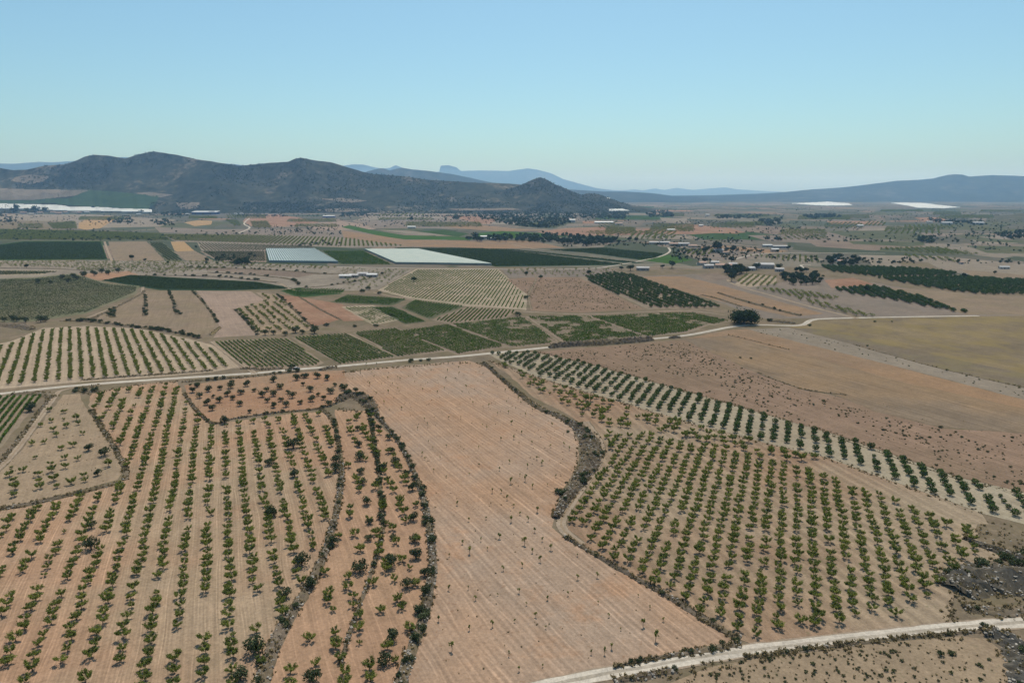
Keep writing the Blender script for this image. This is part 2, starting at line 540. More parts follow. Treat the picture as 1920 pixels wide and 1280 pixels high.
def road(name, px, width, mat, step=5.0, jit=0.35):
    pts = smooth_line(gpoly(px), step)
    nr = normals2(pts)
    V, Q = [], []
    ring = [(x + nx * width / 2, y + ny * width / 2) for (x, y), (nx, ny) in zip(pts, nr)] + [(x - nx * width / 2, y - ny * width / 2) for (x, y), (nx, ny) in zip(pts, nr)][::-1]
    z = level_for(ring)
    MI = []
    cols = (-1.0, -0.80, -0.20, 0.20, 0.80, 1.0)
    for i, ((x, y), (nx, ny)) in enumerate(zip(pts, nr)):
        for k, c in enumerate(cols):
            t = c * width / 2 + random.uniform(-jit, jit) * (1.0 if k in (0, 5) else 0.45)
            V.append((x + nx * t, y + ny * t, z))
        if i:
            a = (i - 1) * 6
            for k in range(5):
                Q.append((a + k + 1, a + k, a + 6 + k, a + 7 + k))
                MI.append((1, 0, 2, 0, 1)[k])
    mats = [mat, M['track'], M['road_crown']] if mat is M['road'] else [mat, M['verge'], M['tansparse']]
    return tag(link(name, mesh_np(name, V, Q, MI, mats)), kind='structure')

# one ground sheet to the horizon
gV = [(-31000, -2500, 0), (31000, -2500, 0), (31000, 33000, 0), (-31000, 33000, 0)]
tag(link('ground', mesh_np('ground', gV, [(0, 1, 2, 3)], None, [M['base']])), kind='structure')

sheet('dry_ground', [(-1500, 2100), (3400, 2100), (2700, 560), (1500, 500), (1300, 505), (900, 500), (600, 505), (300, 490), (-500, 485)], M['verge'], 4, seg=30)

FIELDS = [
 # far strips, back to front
 ('paletan', [(-60, 402), (170, 402), (330, 412), (300, 425), (-60, 432)]),
 ('olivegrey', [(-60, 412), (120, 415), (148, 430), (-60, 436)]),
 ('orangestub', [(148, 418), (170, 407), (205, 404), (215, 412), (188, 428), (160, 431), (147, 428)]),
 ('orangestub', [(345, 417), (372, 413), (398, 414), (396, 421), (365, 424)]),
 ('redbare', [(465, 404), (520, 402), (560, 408), (600, 418), (520, 425), (470, 424), (455, 415)]),
 ('greytan', [(290, 426), (400, 430), (640, 428), (860, 446), (800, 458), (640, 445), (480, 440), (300, 436)]),
 ('pinkbare', [(560, 420), (640, 415), (720, 424), (700, 430), (600, 432)]),
 ('paletan', [(690, 406), (735, 401), (800, 400), (860, 410), (720, 412), (660, 414)]),
 ('greytan', [(660, 414), (860, 410), (900, 420), (880, 428), (700, 428)]),
 ('orange', [(830, 424), (880, 420), (960, 428), (1040, 432), (930, 434), (860, 428)]),
 ('brightgreen', [(640, 426), (655, 422), (700, 432), (760, 441), (840, 443), (900, 446), (880, 450), (760, 449), (715, 443)]),
 ('paletan', [(705, 431), (760, 432), (855, 441), (790, 441)]),
 ('green', [(780, 434), (830, 431), (880, 438), (860, 444)]),
 ('brightgreen', [(895, 437), (940, 433), (1010, 437), (1040, 441), (930, 449), (895, 444)]),
 ('redbare', [(1005, 435), (1060, 428), (1130, 425), (1200, 430), (1230, 440), (1100, 442), (1040, 441)]),
 ('paletan', [(1150, 443), (1240, 438), (1320, 446), (1260, 449), (1180, 447)]),
 ('redbare', [(1230, 428), (1290, 420), (1370, 428), (1400, 436), (1300, 440)]),
 ('darkearth', [(1360, 420), (1440, 424), (1560, 436), (1500, 444), (1400, 434)]),
 ('green', [(1290, 440), (1340, 437), (1440, 440), (1420, 449), (1320, 449)]),
 ('greytan', [(1400, 441), (1500, 441), (1640, 452), (1560, 458), (1440, 452)]),
 ('darkvine', [(1550, 433), (1700, 432), (1750, 444), (1735, 450), (1600, 448)]),
 ('darkearth', [(1510, 449), (1600, 452), (1740, 462), (1640, 470), (1530, 462)]),
 ('darkvine', [(1590, 452), (1730, 452), (1735, 460), (1700, 462), (1600, 458)]),
 ('darkvine', [(1650, 466), (1760, 463), (1830, 478), (1760, 476), (1650, 471)]),
 ('darkvine', [(1770, 438), (1880, 449), (1980, 452), (1980, 458), (1840, 453)]),
 ('darkvine', [(1810, 460), (1980, 463), (1980, 476), (1850, 474)]),
 ('orange', [(1310, 463), (1345, 459), (1480, 471), (1440, 475), (1380, 470), (1330, 470)]),
 ('greytan', [(1270, 470), (1310, 466), (1420, 472), (1440, 480), (1380, 488), (1310, 488)]),
 ('paletan', [(1610, 478), (1760, 480), (1980, 500), (1980, 520), (1800, 512), (1640, 500)]),
 ('olivegrey', [(1690, 488), (1740, 492), (1770, 508), (1720, 503), (1690, 498)]),
 ('brown', [(1800, 505), (1980, 520), (1980, 535), (1830, 523)]),
 # second band
 ('darkvine', [(-60, 428), (150, 432), (300, 437), (360, 440), (330, 452), (200, 452), (-60, 452)]),
 ('paletan', [(300, 438), (480, 440), (645, 445), (765, 462), (640, 464), (480, 458), (330, 453)]),
 ('orange', [(640, 432), (700, 440), (760, 450), (1000, 452), (1060, 465), (930, 466), (760, 461), (645, 446)]),
 ('green', [(-60, 466), (45, 452), (190, 452), (202, 487), (-60, 489)]),
 ('brown', [(203, 453), (275, 453), (310, 489), (215, 489)]),
 ('darkvine', [(277, 454), (305, 454), (345, 489), (312, 489)]),
 ('orangestub', [(320, 453), (345, 453), (364, 470), (340, 474), (327, 470)]),
 ('brown', [(325, 472), (365, 470), (400, 489), (350, 489)]),
 ('paletan', [(370, 455), (580, 460), (600, 470), (497, 470), (378, 470)]),
 ('darkearth', [(375, 471), (497, 470), (500, 492), (410, 490)]),
 ('darkvine', [(600, 470), (683, 470), (740, 497), (636, 496)]),
 ('deepgreen', [(735, 464), (900, 465), (980, 472), (1180, 497), (930, 500), (785, 470)]),
 ('deepgreen', [(905, 466), (960, 467), (1210, 493), (1180, 494), (980, 471)]),
 ('deepgreen', [(1020, 468), (1130, 464), (1248, 476), (1235, 485), (1205, 488), (1090, 473)]),
 ('brightgreen', [(1195, 487), (1255, 478), (1300, 487), (1260, 495)]),
 # middle band
 ('terrace', [(-60, 488), (400, 490), (640, 500), (720, 505), (690, 545), (560, 545), (400, 525), (190, 515), (-60, 525)]),
 ('paletan', [(-60, 489), (180, 490), (330, 497), (200, 505), (-60, 500)]),
 ('palevine', [(-60, 506), (110, 507), (80, 515), (-60, 518)]),
 ('redolive', [(70, 527), (150, 513), (240, 508), (260, 515), (190, 525)]),
 ('darkearth', [(340, 500), (480, 505), (600, 512), (560, 520), (440, 512)]),
 ('deepgreen', [(190, 526), (245, 515), (330, 520), (480, 528), (535, 537), (550, 541), (420, 545), (300, 544)]),
 ('green', [(525, 545), (560, 539), (650, 541), (640, 551), (560, 558)]),
 ('leftvine', [(-60, 523), (60, 520), (140, 512), (200, 531), (262, 536), (255, 551), (160, 588), (60, 603), (-60, 606)]),
 ('brown', [(268, 545), (365, 545), (395, 585), (413, 614), (378, 633), (300, 618), (160, 600), (245, 560)]),
 ('pinkbare', [(368, 545), (470, 546), (500, 565), (442, 580), (482, 628), (400, 633), (414, 614), (397, 583)]),
 ('tansparse', [(442, 579), (500, 562), (478, 548), (518, 552), (588, 618), (485, 631)]),
 ('redbare', [(522, 552), (560, 556), (640, 598), (610, 607), (585, 612)]),
 ('redbare', [(562, 556), (640, 570), (698, 600), (645, 602)]),
 ('darkvine', [(620, 567), (650, 552), (765, 560), (735, 573)]),
 ('palevine', [(640, 575), (700, 572), (750, 600), (700, 610)]),
 ('darkvine', [(695, 575), (740, 575), (800, 603), (760, 608)]),
 ('darkvine', [(753, 578), (775, 561), (875, 573), (805, 598)]),
 ('vinesoil', [(810, 600), (880, 574), (972, 582), (945, 598), (840, 606)]),
 ('palevine', [(708, 544), (780, 504), (934, 504), (988, 552), (987, 581), (880, 574), (765, 559)]),
 ('dotted', [(950, 524), (1010, 518), (1085, 520), (1120, 537), (1208, 579), (1090, 586), (995, 582), (990, 553)]),
 ('greytan', [(940, 504), (1140, 503), (1185, 517), (1090, 519), (955, 521)]),
 ('terrace', [(640, 500), (775, 505), (710, 542), (650, 545), (560, 545)]),
 ('vinesoil', [(1085, 520), (1155, 510), (1200, 518), (1350, 577), (1215, 580), (1122, 537)]),
 ('greytan', [(1186, 518), (1300, 514), (1420, 535), (1610, 596), (1430, 597), (1340, 563)]),
 ('orange', [(1190, 519), (1282, 518), (1345, 533), (1545, 588), (1480, 594), (1400, 575), (1330, 560)]),
 ('darkearth', [(1310, 516), (1345, 511), (1370, 522), (1330, 528)]),
 ('upper', [(1378, 533), (1400, 513), (1456, 519), (1456, 539), (1400, 538)]),
 ('greytan', [(1400, 540), (1520, 520), (1640, 530), (1980, 590), (1980, 596), (1830, 592), (1620, 596), (1500, 560)]),
 ('redbare', [(1545, 525), (1600, 521), (1640, 533), (1560, 540)]),
 ('brown', [(1640, 537), (1790, 548), (1980, 560), (1980, 590), (1810, 590)]),
 # vineyards along the road
 ('vinesoil', [(395, 640), (540, 633), (608, 680), (590, 688), (480, 692), (440, 690)]),
 ('vinesoil', [(545, 633), (655, 624), (745, 671), (640, 684)]),
 ('vinesoil', [(660, 623), (742, 614), (842, 658), (745, 671)]),
 ('vinesoil', [(748, 621), (838, 608), (951, 651), (856, 665)]),
 ('vinesoil', [(842, 608), (982, 594), (1052, 643), (957, 652)]),
 ('vinesoil', [(985, 593), (1100, 591), (1210, 632), (1060, 645)]),
 ('vinesoil', [(1102, 592), (1225, 588), (1345, 604), (1290, 624), (1212, 632)]),
 ('vinesoil', [(1226, 587), (1300, 586), (1372, 602), (1340, 610)]),
 # right-hand big fields
 ('yellow', [(1478, 614), (1525, 600), (1830, 593), (2200, 588), (2300, 725), (1930, 702), (1700, 656), (1550, 618)]),
 ('olivegrey', [(1480, 615), (1540, 617), (1700, 655), (1930, 702), (2300, 780), (2200, 780), (1930, 728), (1760, 690), (1600, 646)]),
 ('paletan', [(1400, 617), (1478, 614), (1600, 646), (1760, 690), (1930, 728), (2300, 805), (2250, 810), (1930, 752), (1700, 692), (1540, 652)]),
 ('orange', [(1283, 635), (1372, 618), (1400, 617), (1540, 652), (1700, 692), (1930, 752), (2300, 850), (2300, 875), (1930, 768), (1700, 718), (1540, 674), (1368, 630)]),
 ('ochre', [(1283, 636), (1366, 629), (1540, 674), (1700, 718), (1930, 768), (2400, 900), (2300, 900), (1930, 812), (1770, 802), (1640, 770), (1578, 744), (1560, 738), (1500, 728), (1420, 699)]),
 ('dotted', [(1000, 660), (1120, 650), (1283, 637), (1420, 700), (1500, 729), (1578, 745), (1640, 771), (1770, 803), (1930, 813), (2400, 910), (2500, 1150), (1930, 925), (1800, 895), (1560, 812), (1300, 737), (1100, 680), (1020, 668)]),
 ('cream', [(910, 662), (1000, 660), (1100, 681), (1300, 738), (1560, 813), (1800, 896), (1930, 926), (2300, 1060), (2300, 1160), (1930, 985), (1840, 962), (1740, 925), (1640, 890), (1550, 858), (1440, 832), (1320, 800), (1150, 750), (1000, 705)]),
 # near fields
 ('right_orchard', [(915, 675), (1000, 705), (1150, 750), (1320, 800), (1440, 832), (1550, 858), (1640, 890), (1740, 925), (1840, 962), (1855, 985), (1830, 1010), (1880, 1045), (1838, 1066), (1805, 1092), (1786, 1125), (1778, 1166), (1740, 1173), (1620, 1184), (1500, 1197), (1410, 1207), (1365, 1190), (1250, 1115), (1150, 1062), (1055, 1003), (1045, 975), (1095, 905), (1128, 850), (1118, 815), (1070, 780), (1000, 745), (950, 700)]),
 ('mid', [(640, 700), (700, 690), (880, 676), (908, 686), (955, 722), (1020, 764), (1068, 792), (1086, 830), (1082, 872), (1058, 912), (1042, 962), (1035, 988), (1060, 1010), (1150, 1066), (1250, 1118), (1360, 1190), (1388, 1207), (1280, 1226), (1200, 1241), (1020, 1280), (860, 1326), (720, 1381), (735, 1340), (770, 1250), (795, 1185), (806, 1150), (812, 1050), (800, 940), (772, 872), (742, 822), (700, 770), (668, 738), (645, 725)]),
 ('strip', [(628, 768), (690, 770), (738, 822), (768, 872), (796, 940), (806, 1050), (800, 1150), (785, 1190), (760, 1260), (715, 1382), (462, 1482), (505, 1260), (545, 1175), (600, 1075), (632, 960), (645, 900), (640, 840)]),
 ('redolive', [(345, 722), (470, 706), (560, 698), (645, 694), (655, 735), (640, 752), (600, 765), (520, 773), (440, 784), (400, 793), (372, 770), (350, 742)]),
 ('left_orchard', [(-300, 1010), (-60, 968), (60, 948), (140, 928), (228, 905), (238, 885), (215, 835), (185, 790), (165, 760), (172, 738), (245, 722), (332, 714), (346, 745), (370, 773), (400, 796), (480, 784), (560, 773), (615, 772), (628, 800), (636, 870), (634, 935), (620, 985), (595, 1055), (560, 1125), (520, 1195), (490, 1280), (452, 1484), (0, 1655), (-900, 1800), (-700, 1200)]),
 ('tansparse', [(-200, 984), (-60, 960), (60, 940), (140, 921), (220, 899), (232, 882), (208, 835), (180, 792), (160, 762), (150, 738), (118, 740), (75, 795), (35, 850), (-60, 925), (-200, 955)]),
 ('vinesoil', [(-200, 750), (-60, 742), (82, 738), (52, 780), (0, 840), (-60, 890), (-200, 960)]),
 ('upper', [(-250, 760), (-60, 733), (-60, 655), (20, 640), (80, 615), (160, 611), (260, 616), (350, 634), (402, 648), (448, 688), (400, 697), (300, 706), (150, 716), (0, 729)]),
 ('tansparse', [(1230, 1290), (1330, 1250), (1420, 1234), (1560, 1216), (1700, 1200), (1800, 1192), (1850, 1197), (1885, 1225), (1900, 1260), (1905, 1300), (2000, 1800), (300, 1800), (700, 1440), (1000, 1330), (1180, 1296)]),
]
# small plots of the far plain, too distant to tell apart one by one
for _ in range(150):
    px = random.uniform(-40, 1960)
    py = 384 + 66 * random.random() ** 0.9
    if px < 1150 and py < 404 or px < 640 and py > 425:
        continue
    hw = random.uniform(15, 75)
    hh = (py - 372) * random.uniform(.04, .12)
    sk = random.uniform(-1.2, 1.2) * hh * 6
    sheet('field', [(px - hw, py - hh + random.uniform(-hh, hh) * .5), (px + hw + sk, py - hh), (px + hw - sk * .3, py + hh + random.uniform(-hh, hh) * .5), (px - hw - sk, py + hh)],
          M[random.choice(['darkvine', 'darkvine', 'greytan', 'redbare', 'terrace', 'darkvine', 'darkearth', 'hillgrey', 'green', 'hillgrey', 'hillgrey'])], 3, seg=25)
for k, px in FIELDS:
    sheet('field', px, M[k], 0.6)

# worn strips and tracks
road('dirt_road', [(-300, 772), (-60, 745), (0, 738), (150, 722), (330, 709), (470, 700), (560, 692), (640, 686), (760, 675), (860, 668), (980, 656), (1060, 648), (1120, 642), (1200, 637), (1290, 628), (1370, 613), (1420, 609), (1498, 610), (1522, 600), (1560, 597), (1700, 594), (1835, 592)], 5.2, M['road'])
road('dirt_road', [(-700, 1950), (0, 1668), (450, 1497), (700, 1396), (860, 1330), (1000, 1291), (1113, 1267), (1200, 1252), (1280, 1237), (1380, 1222), (1500, 1208), (1613, 1195), (1780, 1177), (1920, 1166), (2300, 1140)], 5.0, M['road'], 3.0)
road('dirt_track', [(140, 726), (112, 733), (98, 750), (70, 790), (35, 838), (0, 876), (-120, 980)], 3.4, M['track'], 3.0)
road('dirt_track', [(1098, 790), (1125, 830), (1122, 865), (1098, 905), (1070, 945), (1052, 985), (1090, 1020)], 4.0, M['track'], 3.0)
road('dirt_track', [(700, 548), (760, 560), (880, 575), (985, 584), (1090, 589), (1200, 585), (1290, 583), (1370, 592), (1420, 597)], 3.5, M['track'])
road('dirt_track', [(560, 545), (540, 540), (520, 530), (450, 518), (340, 510)], 3.5, M['track'])
road('dirt_track', [(560, 545), (640, 549), (700, 548)], 3.5, M['track'])
road('dirt_track', [(630, 500), (780, 503), (900, 504), (1020, 505), (1110, 503), (1150, 498), (1200, 489), (1240, 480), (1256, 471), (1253, 464)], 4.5, M['road'])
road('dirt_track', [(1130, 502), (1280, 500), (1320, 500)], 4.0, M['track'])
road('dirt_track', [(1378, 486), (1408, 478), (1440, 475), (1500, 474), (1660, 475)], 4.5, M['road'])
road('dirt_track', [(1290, 476), (1330, 486), (1375, 498)], 4.0, M['track'])
road('dirt_track', [(1364, 524), (1372, 531), (1400, 541), (1440, 552), (1520, 575), (1600, 595), (1610, 597)], 4.5, M['track'])
road('dirt_track', [(1520, 497), (1502, 497), (1512, 506)], 4.0, M['road'])
road('dirt_track', [(196, 453), (202, 470), (210, 489)], 4.5, M['track'])
road('dirt_track', [(447, 437), (468, 427), (458, 418), (475, 404)], 6.0, M['road'])
road('dirt_track', [(1065, 421), (1130, 420), (1165, 432)], 6.0, M['track'])
road('dirt_track', [(1285, 440), (1295, 448), (1420, 463)], 6.0, M['track'])
road('dirt_track', [(1312, 438), (1365, 429), (1400, 432), (1500, 440), (1600, 450), (1725, 453)], 5.0, M['track'])
road('dirt_track', [(960, 458), (1005, 467), (1060, 470)], 6.0, M['track'])
road('dirt_track', [(268, 538), (262, 553), (215, 575), (165, 595)], 3.5, M['track'])
road('dirt_track', [(988, 505), (1005, 520), (992, 552), (996, 580)], 3.0, M['verge'])
road('dirt_track', [(398, 640), (430, 665), (465, 690), (478, 700)], 4.0, M['track'])

# ------------------------------------------------------------------ hills and mountains
def ridge(name, sil, Rc, R0, Rb, mat, noise_amp=0.16, n_az=220, n_r=60, ns=900.0, seed=3, wob=0.08, power=1.6):
    """range whose skyline follows the photo; its own distance, relief and back slope"""
    xs = np.array([p[0] for p in sil], float)
    ys = np.array([p[1] for p in sil], float)
    px = np.linspace(xs[0], xs[-1], n_az)
    py = np.interp(px, xs, ys)
    V = np.zeros((n_az, n_r, 3))
    for i in range(n_az):
        dx, dy, dz = ray(px[i], py[i])
        h = math.hypot(dx, dy)
        ux, uy = dx / h, dy / h
        uy_ = dy / h
        rc = Rc / uy_ * (1 + wob * (fbm(np.array([px[i] / 140.0]), np.array([0.3]), seed)[0] - 0.5) * 2)
        zc = CAM_H + rc * dz / h
        zc = max(zc, 2.0)
        r0 = R0 / uy_ * (1 + 0.10 * (fbm(np.array([px[i] / 60.0]), np.array([7.3]), seed + 5)[0] - 0.5))
        s = np.linspace(0, 1, n_r)
        rr = np.where(s < 0.72, r0 + (rc - r0) * (s / 0.72), rc + (Rb / uy_ - rc) * ((s - 0.72) / 0.28))
        t = np.where(s < 0.72, s / 0.72, 1 - (s - 0.72) / 0.28)
        prof = t ** power
        X = ux * rr
        Y = uy * rr
        n = fbm(X / ns, Y / ns, seed + 9, 5)
        rid = 1 - np.abs(2 * fbm(X / ns * 1.2 + 5, Y / ns * 1.2, seed + 20, 4) - 0.95) * 2
        bump = (n - 0.5) * 0.9 + (rid - 0.5) * 0.55
        Z = zc * (prof + noise_amp * 4.0 * bump * prof * (1 - t) ** 0.8)
        # keep the relief below the sight line to the crest
        lim = CAM_H + rr * dz / h
        Z = np.where((rr < rc) & (Z > lim - 4 * (1 - t)), np.maximum(lim - 4 * (1 - t), 0), Z)
        fine = (fbm(X / 60.0, Y / 60.0, seed + 40, 2) - 0.4) * 0.02 * zc
        Z = Z + fine * np.minimum(1, t * 4)
        V[i, :, 0] = X
        V[i, :, 1] = Y
        V[i, :, 2] = Z - 1.5 * (t < 0.02) - 3 * (s > 0.99)
    idx = np.arange(n_az * n_r).reshape(n_az, n_r)
    Q = np.stack([idx[:-1, :-1].ravel(), idx[1:, :-1].ravel(), idx[1:, 1:].ravel(), idx[:-1, 1:].ravel()], 1)
    o = link(name, mesh_np(name, V.reshape(-1, 3), Q, None, [mat], smooth=True))
    tag(o, kind='structure')
    return V

HL = ridge('hills', [(-420, 335), (-200, 322), (-60, 312), (0, 315), (25, 319), (50, 318), (80, 311), (120, 308), (142, 301), (160, 293), (178, 290), (200, 291), (235, 297), (258, 290), (275, 286), (290, 284), (310, 287), (335, 291), (365, 298), (400, 303), (430, 308), (450, 311), (480, 308), (510, 305), (540, 303), (552, 298), (565, 296), (585, 300), (620, 304), (650, 313), (680, 322), (705, 327), (740, 329), (775, 333), (800, 337), (850, 340), (900, 343), (950, 344), (985, 347), (1020, 352), (1060, 360), (1120, 370), (1150, 381), (1175, 386)],
           4900, 3950, 6800, M['hill'], 0.24, 420, 90, 700.0, 3)
PY = ridge('hill', [(870, 392), (905, 374), (940, 358), (970, 349), (985, 343), (1000, 336), (1012, 332), (1022, 335), (1040, 345), (1062, 354), (1085, 364), (1105, 376), (1120, 388)],
           4700, 4150, 5300, M['hill'], 0.06, 90, 40, 300.0, 11, 0.0, 1.3)
PY2 = ridge('hill', [(1060, 388), (1080, 368), (1100, 362), (1120, 363), (1140, 370), (1160, 378), (1190, 386), (1230, 391)],
            4800, 4100, 5400, M['hill'], 0.08, 60, 30, 300.0, 17, 0.0, 1.2)
ridge('hill', [(1850, 409), (1885, 404), (1910, 400), (1950, 398), (2010, 397), (2100, 400), (2200, 407)], 3200, 2750, 3700, M['scrubhill'], 0.08, 60, 26, 250.0, 19, 0.0, 1.2)
ridge('mountains', [(610, 345), (690, 321), (705, 317), (716, 315), (730, 319), (752, 314), (770, 317), (800, 320), (840, 325), (880, 333), (920, 342), (980, 346), (1010, 352), (1080, 356), (1130, 359), (1170, 359), (1220, 362), (1260, 367), (1320, 371)],
      10500, 8600, 13000, M['far_hill'], 0.14, 160, 40, 1500.0, 23)
ridge('mountains', [(1110, 376), (1180, 371), (1260, 367), (1340, 366), (1420, 363), (1470, 360), (1520, 355), (1570, 352), (1600, 349), (1640, 344), (1680, 339), (1720, 337), (1750, 334), (1775, 328), (1790, 326), (1806, 327), (1818, 331), (1840, 329), (1860, 328), (1900, 329), (1960, 331), (2100, 325), (2300, 340), (2450, 360)],
      11500, 9300, 14500, M['far_hill'], 0.14, 240, 50, 1400.0, 29)
ridge('mountains', [(640, 330), (660, 318), (690, 320), (760, 325), (818, 322), (824, 321), (826, 310), (840, 309), (856, 313), (864, 320), (900, 319), (955, 320), (975, 317), (990, 315), (1010, 318), (1035, 325), (1055, 335), (1090, 345), (1120, 353), (1180, 360), (1240, 363)],
      24000, 20500, 27500, M['far_hill'], 0.12, 220, 36, 2600.0, 31, 0.02)
ridge('mountains', [(560, 330), (640, 310), (662, 307), (680, 307), (710, 314), (730, 314), (742, 308), (756, 314), (800, 322), (900, 335), (1000, 345), (1120, 355), (1160, 357), (1190, 355), (1205, 357), (1228, 353), (1245, 356), (1268, 352), (1300, 356), (1330, 353), (1360, 351), (1385, 355), (1430, 358), (1500, 361)],
      29000, 26000, 32000, M['far_hill'], 0.1, 220, 30, 3500.0, 37, 0.02)
ridge('mountains', [(-300, 310), (-100, 300), (0, 305), (30, 305), (70, 302), (100, 303), (140, 300), (180, 297), (230, 292), (300, 300), (420, 305), (440, 306), (460, 309), (520, 320)],
      16000, 13500, 19000, M['far_hill'], 0.12, 120, 30, 2500.0, 41, 0.02)

# ------------------------------------------------------------------ plant prototypes (numpy quads)
class Q3:
    def __init__(self):
        self.V, self.Q, self.MI, self.nv = [], [], [], 0
    def add(self, V, Q, mi):
        self.V.append(np.asarray(V, float))
        self.Q.append(np.asarray(Q, int) + self.nv)
        self.MI.append(np.full(len(Q), mi))
        self.nv += len(V)
    def tube(self, pts, rad, mi, k=5):
        V = []
        for (x, y, z), r in zip(pts, rad):
            for j in range(k):
                a = 2 * math.pi * j / k
                V.append((x + r * math.cos(a), y + r * math.sin(a), z))
        Q = []
        for i in range(len(pts) - 1):
            for j in range(k):
                Q.append((i * k + j, i * k + (j + 1) % k, (i + 1) * k + (j + 1) % k, (i + 1) * k + j))
        self.add(V, Q, mi)
    def leaves(self, C, L, W, rng, mi, out=None, bias=0.0, axis=None):
        """leaf-tuft quads: centres C, length L, width W; out = outward directions the faces lean to"""
        n = len(C)
        N = rng.normal(size=(n, 3))
        if out is not None:
            N = N + out * bias
        N /= np.linalg.norm(N, axis=1, keepdims=True) + 1e-9
        A = rng.normal(size=(n, 3)) if axis is None else axis + rng.normal(size=(n, 3)) * 0.5
        A -= N * (A * N).sum(1, keepdims=True)
        A /= np.linalg.norm(A, axis=1, keepdims=True) + 1e-9
        B = np.cross(N, A)
        l = (np.ones(n) * L * rng.uniform(0.6, 1.3, n))[:, None] / 2
        ww = (np.ones(n) * W * rng.uniform(0.6, 1.3, n))[:, None] / 2
        V = np.stack([C - A * l, C + B * ww, C + A * l, C - B * ww], 1).reshape(-1, 3)
        Q = np.arange(n * 4).reshape(n, 4)
        self.add(V, Q, mi)
    def get(self):
        return np.concatenate(self.V), np.concatenate(self.Q), np.concatenate(self.MI)
    def mesh(self, name, mats):
        V, Q, MI = self.get()
        return mesh_np(name, V, Q, MI, mats)

def almond(seed, leaf_n=44, size=1.0, wide=1.0):
    rng = np.random.default_rng(seed)
    tr, cr = Q3(), Q3()
    h0 = 0.75 + rng.uniform(-.1, .2)
    lean = rng.uniform(-.15, .15, 2)
    tr.tube([(0, 0, -0.1), (lean[0] * .5, lean[1] * .5, h0 * .5), (lean[0], lean[1], h0)], [0.14, 0.11, 0.10], 0)
    nb = rng.integers(4, 7)
    a0 = rng.uniform(0, 6.28)
    for i in range(nb):
        a = a0 + 6.283 * i / nb + rng.uniform(-.35, .35)
        rr = rng.uniform(1.0, 1.85) * wide
        top = rng.uniform(1.75, 2.95)
        p0 = np.array([lean[0], lean[1], h0 - .05])
        p2 = p0 + np.array([math.cos(a) * rr, math.sin(a) * rr, top - h0])
        p1 = p0 + (p2 - p0) * 0.5 + np.array([math.cos(a) * .15, math.sin(a) * .15, -0.12])
        tr.tube([p0, p1, p2], [0.07, 0.05, 0.015], 0, 4)
        for sub in range(3):
            if sub == 0:
                q0, q2 = p1, p2
            else:
                q0 = p0 + (p2 - p0) * rng.uniform(.35, .7)
                b = a + rng.choice([-1, 1]) * rng.uniform(.5, 1.2)
                q2 = q0 + np.array([math.cos(b) * rng.uniform(.4, .8) * wide, math.sin(b) * rng.uniform(.4, .8) * wide, rng.uniform(.3, .9)])
                tr.tube([q0, q2], [0.03, 0.01], 0, 3)
            t = rng.uniform(0.0, 1.15, leaf_n)
            C = q0 + (q2 - q0) * t[:, None] + rng.normal(size=(leaf_n, 3)) * np.array([.20, .20, .15])
            ax = np.repeat(((q2 - q0) / np.linalg.norm(q2 - q0))[None], leaf_n, 0)
            cr.leaves(C, 0.42, 0.24, rng, 0, axis=ax)
    return tr, cr

def ball(seed, rx, rz, zc, n, leaf, lobes=1, spread=0.5, trunk=(0.7, 0.13), shell=0.62, mi=0):
    rng = np.random.default_rng(seed)
    tr, cr = Q3(), Q3()
    if trunk[0] > 0:
        tr.tube([(0, 0, -.1), (rng.uniform(-.1, .1), rng.uniform(-.1, .1), trunk[0] * .6), (0, 0, zc)], [trunk[1] * 1.2, trunk[1], trunk[1] * .5], 0)
        for i in range(4):
            a = 6.28 * i / 4 + rng.uniform(-.5, .5)
            tr.tube([(0, 0, trunk[0] * .9), (math.cos(a) * rx * .55, math.sin(a) * rx * .55, zc + rng.uniform(-.1, .3) * rz)], [trunk[1] * .6, trunk[1] * .2], 0, 4)
    for k in range(lobes):
        if lobes == 1:
            c = np.array([0, 0, zc])
            s = 1.0
        else:
            a = 6.28 * k / lobes + rng.uniform(-.4, .4)
            d = spread * rx * rng.uniform(.6, 1.1)
            c = np.array([math.cos(a) * d, math.sin(a) * d, zc + rng.uniform(-.25, .45) * rz])
            s = rng.uniform(.5, .78)
        m = n // lobes
        D = rng.normal(size=(m, 3))
        D /= np.linalg.norm(D, axis=1, keepdims=True)
        rad = rng.uniform(shell, 1.0, m) * (1 + 0.22 * np.sin(D[:, 0] * 4 + seed) * np.cos(D[:, 1] * 5 + D[:, 2] * 3))
        C = c + D * rad[:, None] * np.array([rx, rx, rz]) * s
        C[:, 2] = np.maximum(C[:, 2], 0.12)
        cr.leaves(C, leaf, leaf * .7, rng, mi, out=D, bias=1.2)
    return tr, cr

def merged(tr, cr):
    """one quad set, crown material 0, wood material 1"""
    q = Q3()
    V, Q, MI = cr.get()
    q.add(V, Q, 0)
    if tr.nv:
        V, Q, MI = tr.get()
        q.add(V, Q, 1)
    return q

